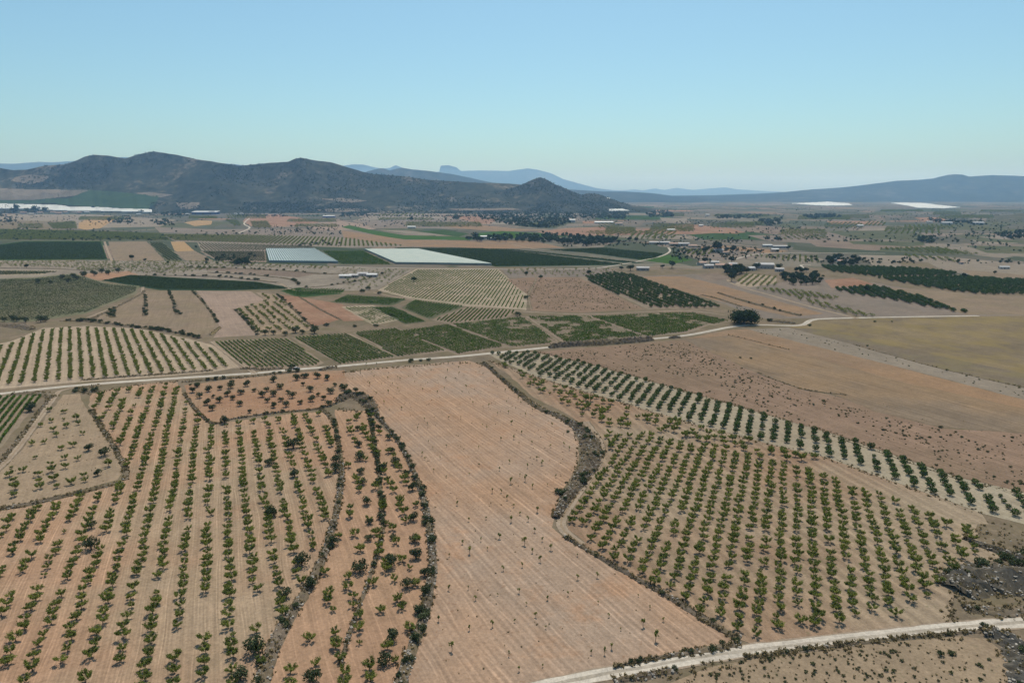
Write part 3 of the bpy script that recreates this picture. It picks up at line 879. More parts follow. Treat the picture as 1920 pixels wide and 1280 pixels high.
PROTO = {}   # kind -> list of (trunk mesh | None, crown mesh, merged arrays, mats)
def reg(kind, makers, leaf):
    lst = []
    for i, (tr, cr) in enumerate(makers):
        tm = tr.mesh(kind + '_trunk', [M['bark']]) if tr.nv else None
        cm = cr.mesh(kind + '_crown', [M[leaf]])
        mg = merged(tr, cr)
        lst.append((tm, cm, mg.get(), [M[leaf], M['bark']]))
    PROTO[kind] = lst
reg('almond_tree', [almond(s) for s in range(6)], 'almond_leaf')
reg('almond_far', [almond(s + 50, 9, wide=1.0) for s in range(4)], 'almond_leaf')
reg('pistachio_tree', [ball(s, 1.65, 1.25, 1.75, 300, 0.55, trunk=(0.75, .12)) for s in range(4)], 'pistachio_leaf')
reg('olive_tree', [ball(s + 10, 1.9, 1.45, 1.75, 460, 0.5, 5, .55, (0.6, .2)) for s in range(5)], 'olive_leaf')
reg('sapling', [ball(s + 20, 0.55, 0.7, 1.25, 60, 0.36, 2, .5, (0.7, .05), .2) for s in range(4)], 'almond_leaf')
reg('pine_tree', [ball(s + 30, 3.6, 2.7, 4.2, 420, 1.2, 4, .5, (2.2, .3)) for s in range(4)], 'pine_leaf')
reg('umbrella_pine', [ball(s + 36, 7.6, 4.6, 3.9, 3600, 1.05, 11, .60, (1.6, .6), .35) for s in range(1)], 'pine_leaf')
reg('shrub', [ball(s + 45, 0.75, 0.5, 0.40, 90, 0.36, 3, .5, (0, 0), .3) for s in range(4)], 'shrub_leaf')
reg('dark_bush', [ball(s + 48, 1.5, 1.05, 0.85, 240, 0.55, 4, .6, (0, 0), .4) for s in range(4)], 'olive_leaf')
reg('grass_tuft', [ball(s + 60, 0.5, 0.35, 0.18, 16, 0.42, 1, .5, (0, 0), .1) for s in range(3)], 'straw')

def bake(name, kind, pts, mats=None):
    """many plants of one kind joined into one mesh; pts = (x, y, scale) or (x, y, scale, zscale, z)"""
    Vs, Qs, Ms = [], [], []
    nv = 0
    pr = PROTO[kind]
    groups = [[] for _ in pr]
    for p in pts:
        groups[random.randrange(len(pr))].append(p)
    for (tm, cm, (V, Q, MI), mt), g in zip(pr, groups):
        if not g:
            continue
        P = np.array([(p[0], p[1], p[2], p[3] if len(p) > 3 else p[2], p[4] if len(p) > 4 else 0.0) for p in g])
        a = RNG.uniform(0, 6.28, len(P))
        c, s = np.cos(a), np.sin(a)
        X = (V[None, :, 0] * c[:, None] - V[None, :, 1] * s[:, None]) * P[:, 2:3] + P[:, 0:1]
        Y = (V[None, :, 0] * s[:, None] + V[None, :, 1] * c[:, None]) * P[:, 2:3] + P[:, 1:2]
        Z = V[None, :, 2] * P[:, 3:4] + P[:, 4:5]
        Vs.append(np.stack([X, Y, Z], 2).reshape(-1, 3))
        off = (np.arange(len(P)) * len(V))[:, None, None] + nv
        Qs.append((Q[None] + off).reshape(-1, 4))
        Ms.append(np.tile(MI, len(P)))
        nv += len(P) * len(V)
    me = mesh_np(name, np.concatenate(Vs), np.concatenate(Qs), np.concatenate(Ms), mats or pr[0][3])
    return link(name, me)

def tree(name, kind, x, y, s, label, cat, group=None, parts=True, zs=None, z=0.0):
    tm, cm, arr, mats = PROTO[kind][random.randrange(len(PROTO[kind]))]
    rot = random.uniform(0, 6.28)
    zs = zs or s
    if parts:
        e = link(name, None)
        e.empty_display_size = 0.5
        e.location = (x, y, z)
        e.rotation_euler = (0, 0, rot)
        e.scale = (s, s, zs)
        if tm:
            link('trunk', tm, e)
        link('crown', cm, e)
    else:
        key = cm.name + '_whole'
        me = bpy.data.meshes.get(key)
        if me is None:
            me = mesh_np(key, arr[0], arr[1], arr[2], mats)
            me.name = key
        e = link(name, me)
        e.location = (x, y, z)
        e.rotation_euler = (0, 0, rot)
        e.scale = (s, s, zs)
    return tag(e, label, cat, group)

def inview(x, y, m=12):
    if y < 5:
        return False
    a, b = PX(x, y)
    return -m < a < 1920 + m and 0 < b < 1280 + m

# ------------------------------------------------------------------ orchards
def lattice(poly, vx, row, along, drop=0.06, jit=0.25, phase=0.0, off=0.0):
    """row-planted points inside a pixel outline; rows run towards photo column vx on the horizon"""
    P = gpoly(poly)
    dx, dy = vdir(vx)
    nx, ny = dy, -dx                      # to the right of the rows
    us = [x * dx + y * dy for x, y in P]
    vs = [x * nx + y * ny for x, y in P]
    out = []
    for i in range(int(min(vs) // row), int(max(vs) // row) + 2):
        v = i * row + phase
        for j in range(int(min(us) // along), int(max(us) // along) + 2):
            u = j * along + (off * i) % along
            x, y = dx * u + nx * v, dy * u + ny * v
            if inside((x, y), P):
                if random.random() < drop:
                    continue
                out.append((x + random.gauss(0, jit), y + random.gauss(0, jit), i))
    return out

ORCH = {}      # kind -> list of (x, y, scale, zscale, row, orchard description)
def orchard(kind, desc, pts, smin, smax, gap=None):
    ORCH.setdefault(kind, [])
    for x, y, i in pts:
        s = random.uniform(smin, smax)
        if random.random() < 0.07:
            s *= 0.6
        ORCH[kind].append([x, y, s, s * random.uniform(.9, 1.12), i, desc])

LEFT = [(-60, 985), (60, 955), (140, 935), (230, 912), (245, 885), (222, 835), (192, 790), (172, 760), (178, 742), (245, 728), (330, 722), (346, 752), (370, 780), (400, 803), (480, 790), (560, 779), (612, 778), (622, 800), (628, 870), (626, 930), (610, 985), (585, 1050), (550, 1120), (510, 1190), (480, 1270), (458, 1440), (-500, 1440)]
pts = []
for x, y, i in lattice(LEFT, 410, 6.25, 4.7, 0.05, 0.3):
    # gaps that run for a few trees
    if fbm(np.array([x / 14.0 + 30]), np.array([y / 14.0]), 77)[0] > 0.62:
        if random.random() < 0.6:
            continue
    pts.append((x, y, i))
orchard('almond_tree', 'left striped orchard', pts, 0.76, 1.02)
STRIP = [(650, 772), (690, 778), (735, 830), (765, 880), (785, 940), (795, 1050), (788, 1150), (770, 1200), (705, 1375), (475, 1450), (545, 1215), (590, 1120), (632, 1010), (655, 900), (650, 850)]
orchard('almond_tree', 'strip between stony banks', lattice(STRIP, 470, 6.0, 5.0, 0.38, 0.5), 0.75, 1.02)
RIGHT = [(1128, 800), (1180, 812), (1300, 832), (1400, 852), (1500, 880), (1600, 912), (1700, 945), (1760, 975), (1850, 1000), (1835, 1010), (1858, 1045), (1800, 1062), (1775, 1085), (1750, 1115), (1690, 1150), (1600, 1172), (1500, 1184), (1400, 1192), (1340, 1165), (1240, 1105), (1150, 1055), (1066, 995), (1060, 975), (1112, 900), (1142, 850)]
orchard('almond_tree', 'right-hand grid orchard', lattice(RIGHT, 1490, 4.75, 4.5, 0.06, 0.3), 0.78, 1.0)
MIX = [(945, 685), (1000, 712), (1150, 757), (1320, 806), (1440, 838), (1540, 864), (1500, 872), (1400, 846), (1300, 826), (1180, 806), (1120, 795), (1060, 765), (990, 725)]
orchard('almond_tree', 'thin belt below dark trees', lattice(MIX, 1490, 5.4, 5.0, 0.25, 0.9), 0.8, 1.15)
UPPER = [(-60, 728), (-60, 668), (20, 645), (80, 620), (160, 615), (260, 620), (345, 638), (396, 652), (435, 688), (400, 692), (300, 701), (150, 711), (0, 724)]
orchard('almond_tree', 'pale upper left orchard', lattice(UPPER, 130, 6.1, 3.1, 0.05, 0.25), 0.62, 0.86)
SPARSE = [(230, 345), (290, 320), (300, 370), (318, 400), (360, 310), (375, 350), (430, 310), (440, 335), (465, 390), (180, 450), (250, 440), (200, 525), (65, 580), (285, 565), (295, 600), (365, 530), (370, 580), (440, 535), (410, 460), (345, 475), (75, 660), (80, 740), (85, 700), (215, 625), (220, 660), (225, 695), (305, 650), (320, 690), (400, 670), (475, 630), (480, 655), (610, 570), (280, 260), (360, 270), (130, 600), (55, 625)]
orchard('almond_tree', 'sparse left field', [G(a / 3, 680 + (c + 14) / 3) + (0,) for a, c in SPARSE], 0.7, 1.1)
TS = [(445, 583), (500, 566), (482, 552), (518, 556), (582, 616), (488, 627)]
orchard('almond_tree', 'small sparse upper orchard', lattice(TS, 240, 7.5, 6.5, 0.15, 0.5), 0.8, 1.1)
ROWS = [(300, 440), (480, 442), (645, 447), (760, 462), (640, 462), (480, 457), (330, 452)]
orchard('almond_far', '', lattice(ROWS, 660, 9.6, 3.6, 0.02, 0.3), 1.15, 1.4)
orchard('almond_far', '', lattice([(-60, 430), (150, 434), (300, 439), (320, 451), (200, 450), (-60, 450)], 660, 7.5, 6.0, 0.05, 0.5), 1.3, 1.6)
orchard('almond_far', '', lattice([(-60, 490), (180, 492), (400, 491), (640, 502), (600, 506), (330, 499), (200, 505), (-60, 499)], 700, 9, 8, 0.25, 1.0), 1.0, 1.5)
orchard('almond_far', '', lattice([(140, 505), (330, 499), (430, 503), (320, 515), (245, 512), (160, 511)], 700, 9, 8, 0.2, 1.0), 1.0, 1.5)
orchard('almond_far', '', lattice([(640, 503), (775, 507), (715, 538), (650, 543)], 900, 9, 8, 0.3, 1.6), 0.8, 1.3)
orchard('almond_far', '', lattice([(940, 505), (1140, 504), (1180, 516), (1090, 519), (955, 517)], 900, 10, 9, 0.35, 1.6), 0.9, 1.4)
orchard('almond_far', '', lattice([(1380, 532), (1400, 515), (1455, 520), (1455, 537), (1400, 537)], 1611, 7.5, 3.2, 0.03, 0.3), 0.9, 1.1)
orchard('almond_far', '', lattice([(1285, 470), (1340, 468), (1325, 482), (1290, 478)], 1420, 9.5, 4, 0.1, 0.4), 1.2, 1.5)
for pl in ([(1412, 541), (1500, 546), (1575, 560), (1560, 563), (1480, 556)], [(1480, 556), (1530, 566), (1600, 584), (1655, 596), (1610, 594), (1540, 578)]):
    orchard('almond_far', '', lattice(pl, 1250, 6.5, 3.6, 0.06, 0.4), 1.0, 1.35)
orchard('almond_far', '', lattice([(1400, 480), (1540, 480), (1545, 495), (1470, 490)], 1500, 9, 5, 0.2, 0.5), 1.0, 1.4)
orchard('almond_far', '', lattice([(1690, 478), (1790, 486), (1800, 494), (1700, 483)], 1500, 11, 5, 0.1, 0.6), 1.2, 1.6)
orchard('almond_far', '', lattice([(1640, 467), (1750, 464), (1840, 478), (1760, 478)], 1500, 10, 6, 0.15, 0.6), 1.3, 1.7)
orchard('almond_far', '', lattice([(690, 405), (740, 401), (790, 400), (800, 405), (720, 406)], 800, 22, 9, 0.1, 1), 1.8, 2.4)
orchard('almond_far', '', lattice([(1090, 436), (1150, 432), (1210, 434), (1230, 440), (1120, 443)], 1400, 17, 10, 0.15, 1), 1.5, 2.2)
orchard('almond_far', '', lattice([(470, 416), (500, 415), (510, 428), (475, 428)], 350, 13, 6, 0.1, 1), 1.5, 2.0)
orchard('almond_far', '', lattice([(420, 412), (445, 414), (452, 424), (440, 424)], 250, 13, 6, 0.1, 1), 1.5, 2.0)
orchard('almond_far', '', lattice([(90, 420), (140, 416), (145, 430), (100, 430)], 450, 13, 6, 0.1, 1), 1.5, 2.0)
# dark round trees
PIST = [(915, 664), (1000, 661), (1100, 683), (1300, 741), (1560, 816), (1800, 899), (1930, 930), (2200, 1025), (2200, 1105), (1930, 982), (1840, 958), (1740, 921), (1640, 886), (1550, 854), (1440, 828), (1320, 797), (1150, 746), (1000, 701)]
orchard('pistachio_tree', 'dark band on pale soil', lattice(PIST, 1490, 5.7, 5.2, 0.05, 0.3), 0.80, 1.0)
PIST2 = [(1092, 520), (1153, 512), (1195, 518), (1347, 576), (1290, 578), (1215, 577), (1122, 537)]
orchard('pistachio_tree', 'wedge-shaped dark orchard', lattice(PIST2, 760, 7.2, 5.0, 0.06, 0.4), 1.0, 1.25)
for pl in ([(1540, 499), (1600, 500), (1700, 503), (1796, 512), (1780, 518), (1640, 519), (1560, 510)],
           [(1640, 521), (1800, 519), (1990, 530), (1990, 553), (1850, 553), (1780, 546), (1690, 531)],
           [(1560, 543), (1640, 537), (1720, 556), (1812, 587), (1780, 585), (1690, 566), (1600, 553)]):
    orchard('pistachio_tree', 'far dark right orchard', lattice(pl, 1250, 8.0, 4.6, 0.05, 0.4), 1.15, 1.4)

# little orchards and tree rows far out, each with its own planting direction
for _ in range(46):
    px = random.uniform(-20, 1940)
    py = random.uniform(392, 448)
    if px < 1150 and py < 404 or px < 640 and py > 425 or (640 < px < 1050 and 426 < py < 466):
        continue
    hw = random.uniform(18, 50)
    hh = (py - 372) * random.uniform(.05, .11)
    orchard('almond_far', '', lattice([(px - hw, py - hh), (px + hw, py - hh), (px + hw * 1.1, py + hh), (px - hw * 1.1, py + hh)], px + random.uniform(-500, 500), random.uniform(11, 18), random.uniform(7, 10), .1, .8), 1.2, 2.0)

def landmark_sort(lst):
    """row numbers counted from the left and places counted from the near end, for trees in view"""
    by = {}
    for t in lst:
        if inview(t[0], t[1], 0):
            by.setdefault(t[5], {}).setdefault(t[4], []).append(t)
    for d, rows in by.items():
        order = sorted(rows, key=lambda r: sum(PX(t[0], t[1])[0] for t in rows[r]) / len(rows[r]))
        for k, r in enumerate(order):
            rows[r].sort(key=lambda t: t[1])
            for j, t in enumerate(rows[r]):
                t.append((k + 1, j + 1))

NAMES = {'almond_tree': ('almond_tree', 'open-crowned almond tree', 'almond tree'), 'pistachio_tree': ('orchard_tree', 'dark round orchard tree', 'orchard tree')}
for kind in ('almond_tree', 'pistachio_tree'):
    lst = ORCH[kind]
    landmark_sort(lst)
    vis = [t for t in lst if len(t) > 6]
    vis.sort(key=lambda t: t[0] ** 2 + t[1] ** 2)
    ind = vis[:300]
    ids = set(id(t) for t in ind)
    nm, look, cat = NAMES[kind]
    for t in ind:
        k, j = t[6]
        lab = '%s, %s from the near end, row %d from left, %s' % (cat, ordn(j), k, t[5])
        tree(nm, kind, t[0], t[1], t[2], lab, cat, '%ss of the %s' % (cat, t[5]), True, t[3])
    rest = [t for t in lst if id(t) not in ids]
    far = [t for t in rest if t[1] > 420]
    near = [t for t in rest if t[1] <= 420]
    if kind == 'almond_tree':
        REST_ALMOND = (near, far)
    else:
        o = bake('orchard_trees', kind, [(t[0], t[1], t[2], t[3]) for t in rest])
        tag(o, 'dark round trees massed in the farther orchards on the right', 'orchard trees', None, 'stuff')
near, far = REST_ALMOND
o1 = bake('almond_trees', 'almond_tree', [(t[0], t[1], t[2], t[3]) for t in near + far])
tag(o1, 'open-crowned almond trees filling the rows behind the nearest ones', 'almond trees', None, 'stuff')
o2 = bake('distant_orchard_rows', 'almond_far', [(t[0], t[1], t[2], t[3]) for t in ORCH['almond_far']])
tag(o2, 'rows of small orchard trees far out on the plain', 'orchard trees', None, 'stuff')

# ------------------------------------------------------------------ olives
OL = []
for a, c, r in [(105, 370, 40), (278, 340, 42), (420, 300, 35), (370, 465, 33), (345, 575, 18), (288, 755, 38), (245, 890, 38), (410, 210, 25), (290, 200, 18), (405, 90, 28), (155, 205, 22), (160, 115, 20), (470, 400, 30), (475, 505, 32), (430, 610, 28)]:
    OL.append((640 + a / 3, 940 + (c + r * .62) / 3, r / 3, 'strip between stony banks'))
for a, c, r in [(305, 675, 24), (235, 710, 22), (367, 745, 22), (105, 650, 26), (110, 730, 22), (120, 790, 22), (145, 900, 28), (400, 820, 28), (210, 485, 18), (270, 540, 20), (285, 615, 18), (92, 490, 16), (100, 580, 20), (15, 260, 20), (80, 275, 16)]:
    OL.append((640 + a / 3, 640 + (c + r * .62) / 3, r / 3, 'strip between stony banks'))
for a, c, r in [(515, 135, 25), (515, 245, 38), (1525, 65, 30), (1700, 335, 40), (1610, 520, 32), (1435, 820, 55), (1355, 975, 45), (1750, 465, 35), (1870, 225, 30), (1760, 990, 45), (1590, 670, 25)]:
    OL.append((a / 3, 940 + (c + r * .62) / 3, r / 3, 'left striped orchard'))
for a, c, r in [(1515, 560, 24), (1655, 625, 26), (1525, 840, 30), (1890, 545, 26), (1890, 595, 28), (175, 255, 28), (500, 480, 24), (590, 505, 28), (550, 620, 22), (1265, 325, 26), (1650, 460, 34)]:
    OL.append((a / 3, 680 + (c + r * .62) / 3, r / 3, 'left striped orchard'))
for a, c in [(1085, 155), (1125, 185), (1165, 225), (1195, 255), (1238, 140), (1280, 175), (1310, 195), (1350, 230), (1390, 120), (1430, 150), (1475, 180), (1505, 210), (1540, 95), (1575, 135), (1620, 160), (1645, 185), (1670, 85), (1705, 115), (1745, 150), (1785, 75), (1840, 85), (1885, 120), (1405, 270), (1355, 165), (1175, 150), (1200, 185), (1235, 210), (1540, 175), (1500, 150), (1690, 220), (1755, 205), (1540, 240), (1610, 235), (1820, 195), (1790, 175), (1580, 205), (1860, 160), (1920, 130), (1960, 170), (1850, 230), (1300, 130), (1110, 125)]:
    OL.append((a / 3, 680 + (c + 12) / 3, random.choice([20, 18, 15, 12, 19]) / 3, 'reddish olive field below the road'))
for a, c, r in [(300, 170, 8), (345, 165, 9), (300, 385, 7), (412, 182, 6), (360, 190, 7), (340, 205, 5)]:
    pass
for a, y, r in [(72, 531, 5), (95, 532, 4), (117, 523, 5), (128, 529, 5), (138, 521, 5), (145, 524, 4), (158, 519, 6), (177, 517, 6), (191, 512, 5), (203, 515, 5), (222, 511, 5), (8, 603, 5), (25, 601, 6), (32, 603, 6), (48, 604, 6), (77, 604, 7), (85, 603, 6), (497, 628, 6), (513, 627, 5), (535, 629, 5), (554, 624, 7), (567, 626, 5), (590, 625, 8)]:
    OL.append((a, y, r, 'far fields on the left'))
groups = {}
for t in OL:
    groups.setdefault(t[3], []).append(t)
OLD = {'strip between stony banks': 'strip between the stony banks', 'left striped orchard': 'left striped orchard', 'reddish olive field below the road': 'reddish field below the road', 'far fields on the left': 'far left fields'}
for d, ts in groups.items():
    ts.sort(key=lambda t: -t[1])
    for k, (px, py, r, _) in enumerate(ts):
        x, y = G(px, py)
        s = r / ppm(py) / 1.75
        size = 'large' if s > 1.15 else ('small' if s < 0.75 else 'medium')
        lab = '%s dark olive tree, %s nearest the viewer in the %s' % (size, ordn(k + 1), OLD[d])
        tree('olive_tree', 'olive_tree', x, y, s, lab, 'olive tree', 'olive trees in the ' + OLD[d])

# ------------------------------------------------------------------ saplings of the bare middle field
S2 = [(62, 205), (108, 178), (140, 128), (198, 128), (172, 170), (185, 195), (150, 225), (160, 238), (225, 235), (197, 290), (262, 205), (288, 235), (318, 200), (330, 208), (318, 262), (325, 278), (265, 285), (295, 315), (240, 345), (270, 385), (340, 378), (380, 195), (412, 225), (425, 180), (485, 230), (458, 270), (505, 160), (560, 132), (597, 165), (600, 120), (588, 208), (642, 208), (662, 178), (660, 145), (702, 255), (540, 285), (680, 285), (580, 265), (725, 325), (740, 345), (700, 125), (725, 125), (775, 170), (797, 182), (855, 225), (922, 275), (930, 335), (995, 320), (980, 375), (940, 398), (878, 405), (1010, 345), (1035, 412), (1075, 385), (830, 362), (672, 425), (605, 428), (468, 438), (485, 462), (430, 490), (795, 465), (818, 485), (958, 460), (970, 545), (1015, 515), (1000, 572), (898, 552), (1072, 570), (1185, 470), (1250, 520), (1252, 582), (1282, 605), (1178, 590), (490, 562), (515, 595), (592, 588), (773, 595), (455, 635), (470, 660), (556, 655), (520, 725), (590, 760), (775, 695), (720, 745), (890, 720), (945, 680), (1048, 705), (1128, 690), (1100, 660), (1005, 750), (1035, 780), (1207, 760), (953, 795), (1160, 805), (1075, 820), (900, 845), (850, 845), (932, 885), (970, 925), (1103, 955), (1005, 970), (652, 915), (718, 1005), (815, 995), (955, 1010), (1050, 1005)]
S5 = [(890, 200), (1030, 235), (1088, 165), (1130, 215), (1178, 265), (785, 215), (822, 265), (682, 230), (722, 285), (608, 300), (1075, 280), (1118, 330), (910, 380), (1018, 360), (1328, 300), (1330, 430), (1440, 420), (715, 485), (605, 490), (880, 520), (1000, 505), (1042, 575), (1160, 545), (1275, 520), (1445, 565), (1670, 525), (1735, 595), (1505, 640), (1697, 695), (1810, 665), (1572, 715), (1768, 775), (755, 545), (975, 670), (1093, 640), (850, 695), (720, 715), (547, 665), (622, 830), (943, 860), (1133, 920), (1000, 945), (1150, 705), (1405, 850), (1480, 850), (1520, 820)]
BIG = {(1030, 235): 1.5, (722, 285): 1.4, (1697, 695): 1.35, (1768, 775): 1.6, (622, 830): 1.3, (1103, 955): 1.4, (955, 1010): 1.35, (890, 200): 1.4, (970, 545): 1.2, (1128, 690): 1.3, (1035, 780): 1.35, (953, 795): 1.25, (1178, 265): 1.3, (958, 460): 1.2}
SAP = [(640 + a / 3, 640 + c / 3 + 2, BIG.get((a, c))) for a, c in S2] + [(640 + a / 3, 940 + c / 3 + 3, BIG.get((a, c))) for a, c in S5]
SAP.sort(key=lambda t: -t[1])
for k, (px, py, b) in enumerate(SAP):
    x, y = G(px, py)
    s = b or random.uniform(0.5, 1.05)
    look = 'bushy young sapling' if s > 1.15 else ('tiny thin sapling' if s < 0.7 else 'young leafy sapling')
    tree('sapling', 'sapling', x, y, s, '%s on bare pink soil, %s nearest to the viewer in the middle field' % (look, ordn(k + 1)), 'sapling', 'saplings of the bare middle field', False, s * random.uniform(.9, 1.25))

# ------------------------------------------------------------------ shrubs on open fields
SH = []
def scatter(poly, n, smin, smax, desc, clump=0.0, seed=1):
    """shrubs over a pixel outline, more of them where the clump noise is high"""
    P = gpoly(poly)
    xs = [p[0] for p in P]
    ys = [p[1] for p in P]
    k = 0
    tries = 0
    while k < n and tries < n * 60:
        tries += 1
        x, y = random.uniform(min(xs), max(xs)), random.uniform(min(ys), max(ys))
        if not inside((x, y), P):
            continue
        if clump and fbm(np.array([x / 22.0]), np.array([y / 22.0]), seed)[0] < clump * random.uniform(.7, 1.15):
            continue
        SH.append((x, y, smin + (smax - smin) * random.random() ** 2, desc))
        k += 1
scatter([(1245, 1290), (1340, 1248), (1430, 1232), (1560, 1218), (1700, 1203), (1800, 1198), (1840, 1205), (1870, 1235), (1880, 1290)], 170, 0.35, 0.95, 'bare field below the bottom road', 0.42, 3)
scatter([(1020, 664), (1120, 654), (1283, 641), (1420, 704), (1500, 733), (1640, 775), (1770, 807), (1930, 817), (1930, 918), (1800, 888), (1560, 806), (1300, 731), (1100, 674)], 950, 0.4, 1.1, 'pinkish bushy field on the right', 0.47, 5)
scatter([(1405, 620), (1480, 618), (1600, 649), (1760, 693), (1930, 731), (1930, 748), (1700, 688), (1540, 650)], 60, 0.5, 1.1, 'pale strip on the right', 0.4, 6)
scatter([(955, 527), (1085, 523), (1120, 540), (1200, 578), (1090, 583), (998, 580), (993, 553)], 700, 0.5, 1.2, 'dotted field above the vineyards', 0.3, 8)
scatter([(1300, 740), (1420, 700), (1425, 704), (1305, 744)], 10, .8, 1.2, 'pinkish bushy field on the right')
for (x, y) in [(1388, 671), (1408, 673), (1762, 1228), (1784, 1226), (1763, 802), (1626, 649), (1775, 695), (1672, 604), (1518, 611)]:
    gx, gy = G(x, y)
    SH.append((gx, gy, 1.5, 'right-hand fields'))
SH.sort(key=lambda t: t[0] ** 2 + t[1] ** 2)
vis = [t for t in SH if inview(t[0], t[1], 0)]
cnt = {}
for t in vis[:300]:
    cnt[t[3]] = cnt.get(t[3], 0) + 1
    s = t[2]
    look = 'big round shrub' if s > 1.0 else ('small low shrub' if s < 0.6 else 'low green shrub')
    tree('shrub', 'shrub', t[0], t[1], s, '%s, %s nearest to the viewer in the %s' % (look, ordn(cnt[t[3]]), t[3]), 'shrub', 'shrubs scattered over the ' + t[3], False)
o = bake('field_shrubs', 'shrub', [(t[0], t[1], t[2]) for t in SH[300:]])
tag(o, 'small dark shrubs dotted over the farther open fields', 'shrubs', None, 'stuff')

# ------------------------------------------------------------------ vine rows
VINE = []     # (centre distance, arrays, description, screen order, mat)
def vine_rows(desc, poly, vx, gap, mat, dens=5.0, hw=0.42, hh=1.25, leaf=0.55, miss=0.0, seed=1):
    P = gpoly(poly)
    dx, dy = vdir(vx)
    nx, ny = dy, -dx
    us = [x * dx + y * dy for x, y in P]
    vs = [x * nx + y * ny for x, y in P]
    n = len(P)
    for i in range(int(min(vs) / gap) - 1, int(max(vs) / gap) + 2):
        v = i * gap
        cuts = []
        for a in range(n):
            b = (a + 1) % n
            if (vs[a] > v) != (vs[b] > v):
                t = (v - vs[a]) / (vs[b] - vs[a])
                cuts.append(us[a] + (us[b] - us[a]) * t)
        cuts.sort()
        for u0, u1 in zip(cuts[::2], cuts[1::2]):
            u0 += random.uniform(0, 1.2)
            u1 -= random.uniform(0, 1.2)
            if u1 - u0 < 3:
                continue
            m = int((u1 - u0) * dens * 2.2)
            u = RNG.uniform(u0, u1, m)
            w = RNG.normal(0, hw * .6, m)
            z = RNG.uniform(0.15, 1.0, m) ** 0.8 * hh
            x = dx * u + nx * (v + w)
            y = dy * u + ny * (v + w)
            vig = fbm(x / 11.0, y / 11.0, seed, 3)
            stock = fbm(u / 1.3, np.full(m, i * 3.7), seed + 4, 2)
            keep = (vig > (miss - .17) * RNG.uniform(.8, 1.1, m)) & (stock > 0.16)
            C = np.stack([x, y, z * np.clip(0.55 + vig, .6, 1.15)], 1)[keep]
            if len(C) < 6:
                continue
            q = Q3()
            D = np.stack([nx * w[keep], ny * w[keep], z[keep] - hh * .4], 1)
            q.leaves(C, leaf, leaf * .75, RNG, 0, out=D, bias=1.6)
            n2 = max(2, int((u1 - u0) / 6))
            TV, TQ = [], []
            for a in range(n2 + 1):          # the training wire and stems that join the row
                uu = u0 + (u1 - u0) * a / n2
                for dw, dz in ((-.05, .55), (.05, .55), (0, .65)):
                    TV.append((dx * uu + nx * (v + dw), dy * uu + ny * (v + dw), dz))
                if a:
                    for k in range(3):
                        TQ.append(((a - 1) * 3 + k, (a - 1) * 3 + (k + 1) % 3, a * 3 + (k + 1) % 3, a * 3 + k))
            q.add(TV, TQ, 0)
            V, Q, MI = q.get()
            um = (u0 + u1) / 2
            cx, cy = dx * um + nx * v, dy * um + ny * v
            VINE.append([math.hypot(cx, cy), V, Q, desc, PX(cx, cy), mat, inview(cx, cy, 0)])

vine_rows('left edge vineyard', [(-110, 770), (0, 744), (80, 741), (50, 778), (0, 836), (-100, 930)], 348, 3.2, 'vine_leaf', 12, .55, 1.5, .55, 0.0, 1)
vine_rows('vineyard left of the car', [(402, 641), (540, 634), (600, 679), (588, 686), (480, 690), (445, 680)], 70, 2.9, 'vine_leaf', 6, .45, 1.25, .6, .38, 2)
vine_rows('second vineyard along the road', [(548, 633), (652, 626), (738, 670), (640, 683)], 90, 2.6, 'vine_leaf', 7, .45, 1.25, .6, .30, 3)
vine_rows('third vineyard along the road', [(664, 624), (740, 616), (836, 657), (746, 669)], 110, 2.6, 'vine_leaf', 6.5, .45, 1.25, .6, .26, 4)
vine_rows('fourth vineyard along the road', [(752, 621), (838, 609), (947, 650), (858, 664)], 110, 2.6, 'vine_leaf', 6, .45, 1.25, .65, .36, 5)
vine_rows('fifth vineyard along the road', [(846, 608), (980, 595), (1048, 643), (957, 651)], 110, 2.7, 'vine_leaf', 5.5, .45, 1.2, .65, .55, 6)
vine_rows('sixth vineyard along the road', [(990, 594), (1098, 592), (1205, 631), (1062, 643)], 110, 2.8, 'vine_leaf', 5.5, .45, 1.2, .7, .54, 7)
vine_rows('seventh vineyard along the road', [(1106, 593), (1222, 589), (1338, 604), (1288, 622), (1214, 631)], 110, 2.8, 'vine_leaf', 5.5, .45, 1.2, .7, .50, 8)
vine_rows('vineyard nearest the big pine', [(1230, 588), (1298, 587), (1366, 602), (1342, 608)], 110, 2.8, 'vine_leaf', 5, .45, 1.2, .7, .42, 9)
vine_rows('pale striped vineyard mid picture', [(716, 543), (782, 506), (932, 506), (982, 552), (982, 578), (880, 571), (767, 557)], 1060, 4.1, 'vine_leaf', 3.2, .4, 1.0, .75, .46, 10)
vine_rows('plot under the striped vineyard', [(815, 600), (880, 576), (968, 583), (945, 596), (845, 605)], 1125, 3.6, 'vine_leaf', 4.5, .45, 1.2, .75, .40, 11)
vine_rows('dark vineyard far left', [(-60, 526), (60, 523), (138, 515), (200, 533), (258, 538), (252, 550), (158, 586), (60, 600), (-60, 603)], 700, 3.9, 'darkvine_leaf', 2.4, .32, 1.1, .7, .25, 12)
vine_rows('', [(-60, 508), (110, 509), (80, 514), (-60, 517)], 700, 4.2, 'darkvine_leaf', 3, .5, 1.3, .9, .3, 13)
vine_rows('', [(195, 526), (245, 517), (330, 522), (480, 530), (545, 541), (420, 543), (300, 542)], 900, 3.2, 'darkvine_leaf', 3.5, .7, 1.4, .9, .2, 14)
vine_rows('', [(530, 545), (560, 541), (648, 543), (638, 550), (560, 556)], 900, 3.4, 'vine_leaf', 3, .5, 1.3, .9, .4, 15)
vine_rows('', [(625, 567), (650, 554), (760, 561), (735, 572)], 1100, 3.4, 'vine_leaf', 3.5, .5, 1.3, .8, .4, 16)
